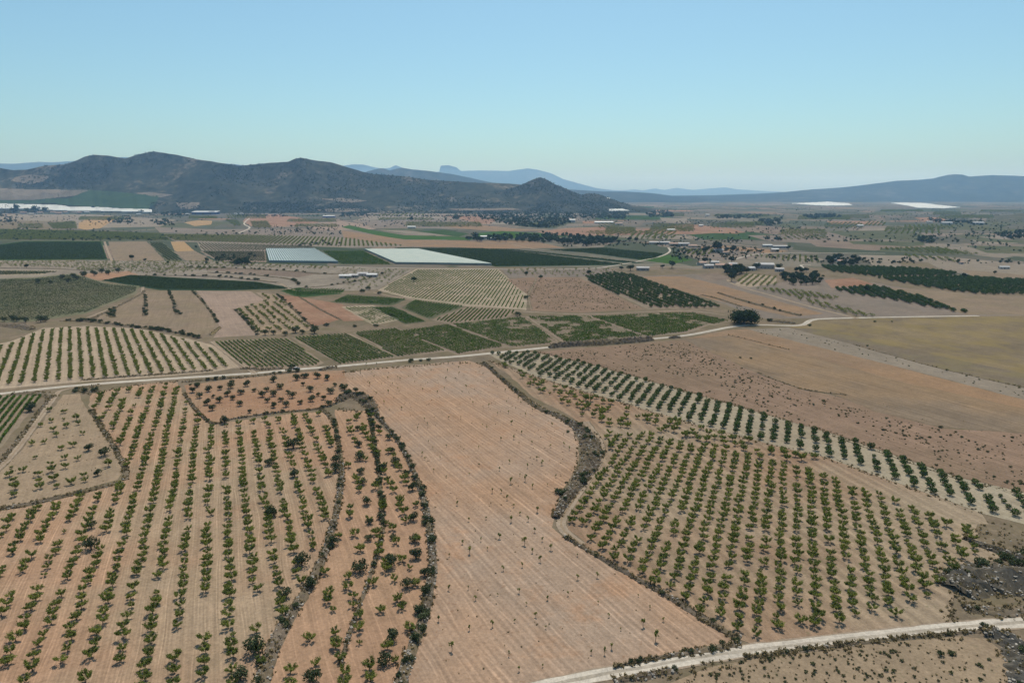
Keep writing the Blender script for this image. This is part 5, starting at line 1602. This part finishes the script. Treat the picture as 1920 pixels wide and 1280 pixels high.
def house(px, py, w, d, h, rot, wall, roof, label, cat='house', name='house', group=None, chimney=True, flat=False):
    x, y = G(px, py)
    e = link(name, None)
    e.location = (x, y, 0)
    e.rotation_euler = (0, 0, R(rot))
    tag(e, label, cat, group)
    q = Q3()
    box_q(q, -w / 2, w / 2, -d / 2, d / 2, -.2, h)
    part('wall', q, wall, e)
    q = Q3()
    rise = 0.35 if flat else d * 0.2
    o = 0.4
    V = [(-w / 2 - o, -d / 2 - o, h), (w / 2 + o, -d / 2 - o, h), (w / 2 + o, 0, h + rise), (-w / 2 - o, 0, h + rise), (w / 2 + o, d / 2 + o, h), (-w / 2 - o, d / 2 + o, h),
         (-w / 2 - o, -d / 2 - o, h + .18), (w / 2 + o, -d / 2 - o, h + .18), (w / 2 + o, 0, h + rise + .2), (-w / 2 - o, 0, h + rise + .2), (w / 2 + o, d / 2 + o, h + .18), (-w / 2 - o, d / 2 + o, h + .18)]
    V = [(a, b, c + .01) for a, b, c in V]
    q.add(V, [(6, 7, 8, 9), (9, 8, 10, 11), (0, 3, 2, 1), (3, 5, 4, 2), (0, 1, 7, 6), (5, 11, 10, 4), (1, 2, 8, 7), (2, 4, 10, 8), (0, 6, 9, 3), (3, 9, 11, 5)], 0)
    r = part('roof', q, roof, e)
    if chimney:
        q = Q3()
        box_q(q, w * .22, w * .22 + .8, -.4, .4, h + .2, h + rise + 1.1)
        part('chimney', q, wall, r)
    q = Q3()
    box_q(q, -.6, .6, -d / 2 - .05, -d / 2 + .05, 0, min(2.2, h - .3))
    part('door', q, 'dark', e)
    k = max(2, int(w / 4.5))
    for i in range(k):
        cx = -w / 2 + (i + .5) * w / k
        if abs(cx) < 1.3:
            continue
        q = Q3()
        box_q(q, cx - .55, cx + .55, -d / 2 - .04, -d / 2 + .05, 1.0, min(2.2, h - .35))
        part('window', q, 'dark', e)
    return e

HS = [
 (1316, 497, 13, 8, 4, 20, 'white_wall', 'tile_roof', 'white walled house at the left end of the middle farmstead'),
 (1328, 503, 15, 8, 4.5, 10, 'grey_wall', 'grey_roof', 'grey roofed house in front of the middle farmstead'),
 (1340, 497, 12, 8, 5, -5, 'white_wall', 'grey_roof', 'white house in the middle of the farmstead cluster'),
 (1356, 502, 24, 9, 4.5, -8, 'cream_wall', 'tile_roof', 'long reddish roofed farmhouse of the middle farmstead'),
 (1374, 499, 12, 7, 4, -20, 'white_wall', 'grey_roof', 'grey roofed shed behind the reddish farmhouse'),
 (1408, 507, 10, 7, 4, 15, 'white_wall', 'white_roof', 'small white shed among the dark trees above the striped orchard'),
 (1433, 503, 26, 12, 6, -10, 'grey_wall', 'grey_roof', 'big grey barn right of the middle farmstead'),
 (1461, 509, 12, 7, 4, -12, 'grey_wall', 'grey_roof', 'low grey shed right of the big barn'),
 (1346, 473, 18, 9, 5, 0, 'white_wall', 'white_roof', 'bluish white farmhouse under trees above the middle farmstead'),
 (1360, 476, 10, 6, 3.5, 0, 'white_wall', 'tile_roof', 'low annexe right of the bluish white farmhouse'),
 (1298, 464, 18, 9, 4, 5, 'cream_wall', 'tile_roof', 'tile roofed shed at the end of the dirt track near the top farm'),
 (1281, 461, 24, 10, 5, 5, 'grey_wall', 'grey_roof', 'long grey barn of the top farm'),
 (1262, 461, 18, 10, 5, -5, 'cream_wall', 'tile_roof', 'tile roofed house of the top farm'),
 (1246, 458, 22, 10, 4.5, 5, 'grey_wall', 'grey_roof', 'dull roofed shed at the back of the top farm'),
 (1226, 458, 22, 9, 4.5, 0, 'cream_wall', 'grey_roof', 'leftmost shed of the top farm beside the wood'),
 (1578, 494, 14, 8, 4.5, -8, 'cream_wall', 'tile_roof', 'farmhouse under the large tree clump on the right'),
 (1589, 493, 5, 4, 3.5, 0, 'white_wall', 'white_roof', 'tiny white hut right of the farmhouse under the tree clump'),
 (1566, 490, 5, 4, 3.5, 0, 'white_wall', 'white_roof', 'tiny white hut left of the farmhouse under the tree clump'),
 (1205, 507, 18, 8, 4, -5, 'grey_wall', 'grey_roof', 'grey roofed house with a dark tree above the dark wedge orchard'),
 (648, 521, 16, 8, 3.2, 5, 'white_wall', 'white_roof', 'leftmost pale shed of the smallholding left of the striped vineyard'),
 (664, 520, 12, 8, 3.2, 0, 'grey_wall', 'grey_roof', 'grey shed in the middle of the smallholding'),
 (681, 517, 14, 8, 3.4, -5, 'white_wall', 'grey_roof', 'white walled shed at the back of the smallholding'),
 (698, 519, 14, 8, 3.2, 0, 'grey_wall', 'white_roof', 'rightmost pale shed of the smallholding'),
 (907, 447, 16, 10, 5, 0, 'white_wall', 'white_roof', 'white hut at the left end of the long dark wood'),
 (925, 450, 14, 8, 4, 10, 'white_wall', 'white_roof', 'low white hut just right of the first hut by the wood'),
 (1073, 417, 22, 14, 10, 0, 'white_wall', 'white_roof', 'tall white house at the start of the far track'),
 (1132, 419, 70, 14, 5, 0, 'white_wall', 'white_roof', 'long low white farm building on the far track'),
 (1160, 422, 26, 12, 6, 0, 'white_wall', 'tile_roof', 'small house right of the long low white building'),
 (772, 428, 26, 12, 5, 0, 'white_wall', 'white_roof', 'lone white hut above the bright green field'),
 (1452, 472, 14, 8, 5, 0, 'cream_wall', 'white_roof', 'cream hut with a peaked roof beside the white track'),
 (1438, 463, 20, 8, 4, 0, 'white_wall', 'white_roof', 'flat white shed behind the peaked hut'),
 (1462, 465, 30, 9, 4, 0, 'grey_wall', 'grey_roof', 'long grey shed behind the peaked hut'),
 (1314, 425, 14, 9, 5, 0, 'white_wall', 'white_roof', 'small white house on the far right slope'),
 (1326, 405, 18, 12, 7, 0, 'white_wall', 'white_roof', 'most distant small white house right of the pointed hill'),
 (1774, 421, 40, 14, 7, 0, 'white_wall', 'white_roof', 'bright white roofed shed on the far right'),
 (1832, 421, 46, 14, 7, 0, 'white_wall', 'white_roof', 'pale shed farther right behind far trees'),
 (1742, 418, 22, 10, 5, 0, 'white_wall', 'white_roof', 'small white building left of the bright white shed'),
 (1612, 426, 20, 12, 6, 0, 'white_wall', 'white_roof', 'white farmhouse alone on the right plain'),
 (1489, 519, 5, 4, 3, 0, 'white_wall', 'white_roof', 'tiny white hut in the scrub between the farms'),
 (1808, 519, 7, 4, 3, 0, 'white_wall', 'white_roof', 'small white hut beside a round tree at the right orchards'),
 (1882, 504, 14, 5, 3, -6, 'white_wall', 'white_roof', 'low white shed at the right edge'),
 (1802, 495, 6, 4, 3, 0, 'white_wall', 'tile_roof', 'tiny hut behind the right-hand dry field'),
 (1258, 433, 24, 10, 4, 0, 'white_wall', 'white_roof', 'low white sheds right of the far track'),
 (617, 408, 56, 18, 7, 0, 'blue_wall', 'white_roof', 'long white roofed shed in front of the far wood'),
 (261, 403, 26, 12, 5, 0, 'white_wall', 'white_roof', 'white roofed shed below the greenhouse strip'),
 (442, 402, 14, 10, 5, 0, 'white_wall', 'white_roof', 'small white hut left of two far right of the warehouse'),
 (453, 402, 18, 10, 5, 0, 'white_wall', 'white_roof', 'small white hut right of the warehouse by the track'),
 (352, 403, 20, 12, 6, 0, 'white_wall', 'white_roof', 'white annexe left of the blue and white warehouse'),
 (45, 401, 34, 14, 8, 8, 'grey_wall', 'tile_roof', 'leftmost house of the far hamlet'),
 (60, 403, 30, 14, 7, -6, 'cream_wall', 'grey_roof', 'grey roofed house left in the far hamlet'),
 (76, 401, 30, 14, 8, 4, 'cream_wall', 'tile_roof', 'tile roofed house between two dark hamlet trees'),
 (100, 400, 26, 14, 8, 10, 'cream_wall', 'tile_roof', 'tile roofed house right of the round hamlet tree'),
 (111, 402, 36, 16, 9, 0, 'grey_wall', 'tile_roof', 'largest house in the middle of the far hamlet'),
 (124, 400, 26, 14, 8, -8, 'white_wall', 'tile_roof', 'white walled house in the middle of the far hamlet'),
 (139, 399, 36, 14, 8, 4, 'grey_wall', 'grey_roof', 'long grey house right in the far hamlet'),
 (150, 401, 28, 14, 8, -5, 'grey_wall', 'tile_roof', 'reddish house second from the right in the far hamlet'),
 (164, 400, 30, 14, 8, 0, 'cream_wall', 'grey_roof', 'rightmost house of the far hamlet'),
]
for hrow in HS:
    px, py, ww, dd, hh, rot, wl_, rf, lab = hrow
    cat = 'house' if ('house' in lab or 'annexe' in lab) else ('hut' if 'hut' in lab else ('barn' if 'barn' in lab else 'shed'))
    house(px, py, ww, dd, hh, rot, wl_, rf, lab, cat, {'house': 'house', 'hut': 'hut', 'barn': 'barn', 'shed': 'shed'}[cat], 'small buildings on the plain', cat == 'house')

# blue and white warehouse
x, y = G(386, 402)
e = link('warehouse', None)
e.location = (x, y, 0)
tag(e, 'long warehouse with blue walls and a white roof at the foot of the hills', 'warehouse')
q = Q3(); box_q(q, -66, 66, -22, 22, -.5, 11); part('wall', q, 'blue_wall', e)
q = Q3()
q.add([(-68, -24, 11.05), (68, -24, 11.05), (68, 24, 17), (-68, 24, 17), (-68, -24, 12.5), (68, -24, 12.5), (68, 24, 18.5), (-68, 24, 18.5)], [(0, 3, 2, 1), (4, 5, 6, 7), (0, 1, 5, 4), (1, 2, 6, 5), (2, 3, 7, 6), (3, 0, 4, 7)], 0)
rf = part('roof', q, 'white_roof', e)
for k in range(4):
    q = Q3(); box_q(q, 22 + k * 8, 27 + k * 8, -12, -4, 14.2, 17.5); part('roof_vent', q, 'grey_roof', rf)
for k in range(3):
    q = Q3(); box_q(q, -50 + k * 40, -42 + k * 40, -22.2, -21.9, 0, 6); part('door', q, 'dark', e)

# ------------------------------------------------------------------ nets and plastic
def net(name, label, cat, px, h, mat, sag, ribs, rib_vx=None, post_gap=12.0, group=None):
    """covered plot: one roof sheet on posts with hanging sides"""
    P = gpoly(px)
    e = link(name, None)
    cx = sum(p[0] for p in P) / len(P)
    cy = sum(p[1] for p in P) / len(P)
    e.location = (cx, cy, 0)
    tag(e, label, cat, group)
    a, b, c, d = P           # far-left, far-right, near-right, near-left
    NU, NV = ribs * 2, 10
    V, Q = [], []
    for i in range(NU + 1):
        u = i / NU
        for j in range(NV + 1):
            v = j / NV
            x = (a[0] * (1 - u) + b[0] * u) * (1 - v) + (d[0] * (1 - u) + c[0] * u) * v
            y = (a[1] * (1 - u) + b[1] * u) * (1 - v) + (d[1] * (1 - u) + c[1] * u) * v
            z = h + (sag if i % 2 else 0) + random.uniform(-.06, .06)
            V.append((x - cx, y - cy, z))
    for i in range(NU):
        for j in range(NV):
            k = i * (NV + 1) + j
            Q.append((k, k + 1, k + NV + 2, k + NV + 1))
    MI = [(1 if (mat == 'blue_net' and (k // NV) % 2) else 0) for k in range(len(Q))]  # every second strip of the blue roof takes the darker net tone
    link('net_roof', mesh_np('net_roof', V, Q, MI, [M[mat], M['blue_net_dark']]), e)
    for (p, r) in ((a, b), (b, c), (c, d), (d, a)):
        q = Q3()
        n = max(2, int(math.hypot(r[0] - p[0], r[1] - p[1]) / 8))
        SV, SQ = [], []
        for i in range(n + 1):
            t = i / n
            X, Y = p[0] + (r[0] - p[0]) * t - cx, p[1] + (r[1] - p[1]) * t - cy
            SV += [(X * 1.003, Y * 1.003, .5 + random.uniform(-.25, .25)), (X * 1.0005, Y * 1.0005, h - .08)]
            if i:
                SQ.append((2 * i - 2, 2 * i, 2 * i + 1, 2 * i - 1))
        link('side_net', mesh_np('side_net', SV, SQ, None, [M[mat]]), e)
    # front posts
    n = min(24, int(math.hypot(c[0] - d[0], c[1] - d[1]) / post_gap))
    for i in range(n + 1):
        t = i / n
        X, Y = (d[0] + (c[0] - d[0]) * t - cx) * 1.006, (d[1] + (c[1] - d[1]) * t - cy) * 1.006
        q = Q3(); q.tube([(X, Y, -.1), (X, Y, h + .2)], [.09, .08], 0, 5); part('post', q, 'post', e)
    return e
net('net_covered_plot', 'bluish ribbed net covering a crop plot left of the white one', 'crop net', [(499, 468.5), (589, 468), (634, 493.5), (505, 492)], 3.6, 'blue_net', -.9, 26)
net('net_covered_plot', 'large smooth white net covering a crop plot mid picture', 'crop net', [(684, 469.5), (784, 469), (922, 497.5), (742, 495)], 3.4, 'white_net', -.12, 20)

def plastic(label, poly, sx, sy, h):
    V, Q = drape_grid(poly, sx, sy, 0)
    if not Q:
        return
    top = [(a, b, c + h) for a, b, c in V]
    from collections import Counter
    ed = Counter()
    orient = {}
    for q in Q:
        for k in range(4):
            a, b = q[k], q[(k + 1) % 4]
            ed[frozenset((a, b))] += 1
            orient[frozenset((a, b))] = (a, b)
    c = np.array(V).mean(0)
    e = link('greenhouse', None)
    e.location = c
    tag(e, label, 'greenhouse', 'plastic greenhouses')
    C = np.array([c[0], c[1], c[2]])
    link('roof', mesh_np('greenhouse_roof', np.array(top) - C, Q, None, [M['plastic']]), e)
    WV, WQ = [], []
    for k, n in ed.items():
        if n == 1:
            a, b = orient[k]
            i = len(WV)
            WV += [V[a], V[b], (top[b][0], top[b][1], top[b][2] - .05), (top[a][0], top[a][1], top[a][2] - .05)]
            WQ.append((i, i + 1, i + 2, i + 3))
    WV = np.array(WV) - C
    WV[:, 2] -= 0.0
    link('wall', mesh_np('greenhouse_wall', WV, WQ, None, [M['plastic']]), e)
plastic('long white plastic greenhouse strip on the far left', [(-60, 379), (0, 383), (115, 386), (130, 389), (200, 390), (215, 392), (285, 394), (285, 399), (190, 397), (110, 396), (60, 393), (-60, 392)], 3, .8, 5)
plastic('left bright white plastic patch on the far right plain', [(1482, 382), (1515, 380.6), (1540, 379.6), (1552, 378.6), (1565, 380), (1592, 382), (1598, 385.6), (1550, 386.4), (1520, 385)], 3, .5, 4)
plastic('right bright white plastic patch under the far right mountain', [(1668, 381), (1690, 380.6), (1735, 381.5), (1760, 385), (1800, 389.5), (1770, 391.5), (1720, 390.5), (1700, 386)], 3, .5, 4)
plastic('thin white plastic strip right of the pointed hill', [(1138, 371.2), (1200, 371.2), (1202, 373.4), (1140, 372.8)], 3, .4, 4)
plastic('pale blue plastic strip below the pointed hill', [(1142, 393), (1168, 392.6), (1180, 396), (1142, 396.5)], 2, .5, 4)

# ------------------------------------------------------------------ the car on the road
def car():
    x, y = G(556, 692.5)
    e = link('parked_car', None)
    e.location = (x, y, 0.0)
    x2, y2 = G(600, 688.5)
    e.rotation_euler = (0, 0, math.atan2(y2 - y, x2 - x))
    tag(e, 'dark car with pale roof on the white dirt road beside a bush', 'car')
    def sect(xs, zs0, zs1, ws):
        V, Q = [], []
        for xx, z0, z1, wd in zip(xs, zs0, zs1, ws):
            V += [(xx, -wd, z0), (xx, wd, z0), (xx, wd * .94, z1), (xx, -wd * .94, z1)]
        for i in range(len(xs) - 1):
            a, b = 4 * i, 4 * i + 4
            Q += [(a, b, b + 1, a + 1), (a + 1, b + 1, b + 2, a + 2), (a + 2, b + 2, b + 3, a + 3), (a + 3, b + 3, b, a)]
        Q += [(0, 1, 2, 3), (4 * len(xs) - 1, 4 * len(xs) - 2, 4 * len(xs) - 3, 4 * len(xs) - 4)]
        q = Q3(); q.add(V, Q, 0)
        return q
    part('body', sect([-2.15, -2.0, -1.2, 0, 1.1, 1.9, 2.15], [.45, .32, .30, .30, .30, .32, .45], [.75, .92, .96, .95, .92, .82, .62], [.78, .86, .9, .9, .9, .86, .76]), 'car_paint', e)
    part('window', sect([-1.75, -1.2, .35, 1.05], [.94, .955, .955, .925], [.96, 1.42, 1.44, .94], [.80, .80, .80, .80]), 'car_glass', e)
    part('roof', sect([-1.25, -1.1, .25, .38], [1.425, 1.43, 1.45, 1.445], [1.44, 1.5, 1.52, 1.46], [.72, .74, .74, .72]), 'white_roof', e)  # roof in pale grey, unlike the dark body paint
    for sx in (-1.35, 1.35):
        for sy in (-.84, .84):
            q = Q3()
            V, Q = [], []
            for k in range(14):
                a = 2 * math.pi * k / 14
                for r, yy in ((.33, -.1), (.33, .1), (.2, .11), (.2, -.11)):
                    V.append((sx + r * math.cos(a), sy + yy, .33 + r * math.sin(a)))
            for k in range(14):
                a, b = 4 * k, 4 * ((k + 1) % 14)
                Q += [(a, a + 1, b + 1, b), (a + 1, a + 2, b + 2, b + 1), (a + 3, a, b, b + 3)]
            q.add(V, Q, 0)
            wq = part('wheel', q, 'tyre', e)
            q = Q3(); box_q(q, sx - .14, sx + .14, sy - .105, sy + .105, .19, .47); part('rim', q, 'rim', wq)
    for sy in (-.55, .55):
        q = Q3(); box_q(q, 2.1, 2.17, sy - .18, sy + .18, .56, .68); part('headlight', q, 'rim', e)
car()

# ------------------------------------------------------------------ haze
def haze():
    b = NT('haze_air')
    pv = b.n('ShaderNodeVolumePrincipled')
    pv.inputs['Color'].default_value = (0.35, 0.62, 1.0, 1)
    pv.inputs['Density'].default_value = 0.000048
    pv.inputs['Absorption Color'].default_value = (1, 1, 1, 1)      # clean air: blue scatters first, nothing is absorbed
    pv.inputs['Anisotropy'].default_value = 0.3
    b.l(pv.outputs[0], b.out.inputs['Volume'])
    x, y0, y1, z0, z1 = 32000, -3000, 34000, -8.0, 860.0
    V = [(-x, y0, z0), (x, y0, z0), (x, y1, z0), (-x, y1, z0), (-x, y0, z1), (x, y0, z1), (x, y1, z1), (-x, y1, z1)]
    Q = [(0, 3, 2, 1), (4, 5, 6, 7), (0, 1, 5, 4), (1, 2, 6, 5), (2, 3, 7, 6), (3, 0, 4, 7)]
    tag(link('haze', mesh_np('haze', V, Q, None, [b.m])), kind='stuff')
haze()
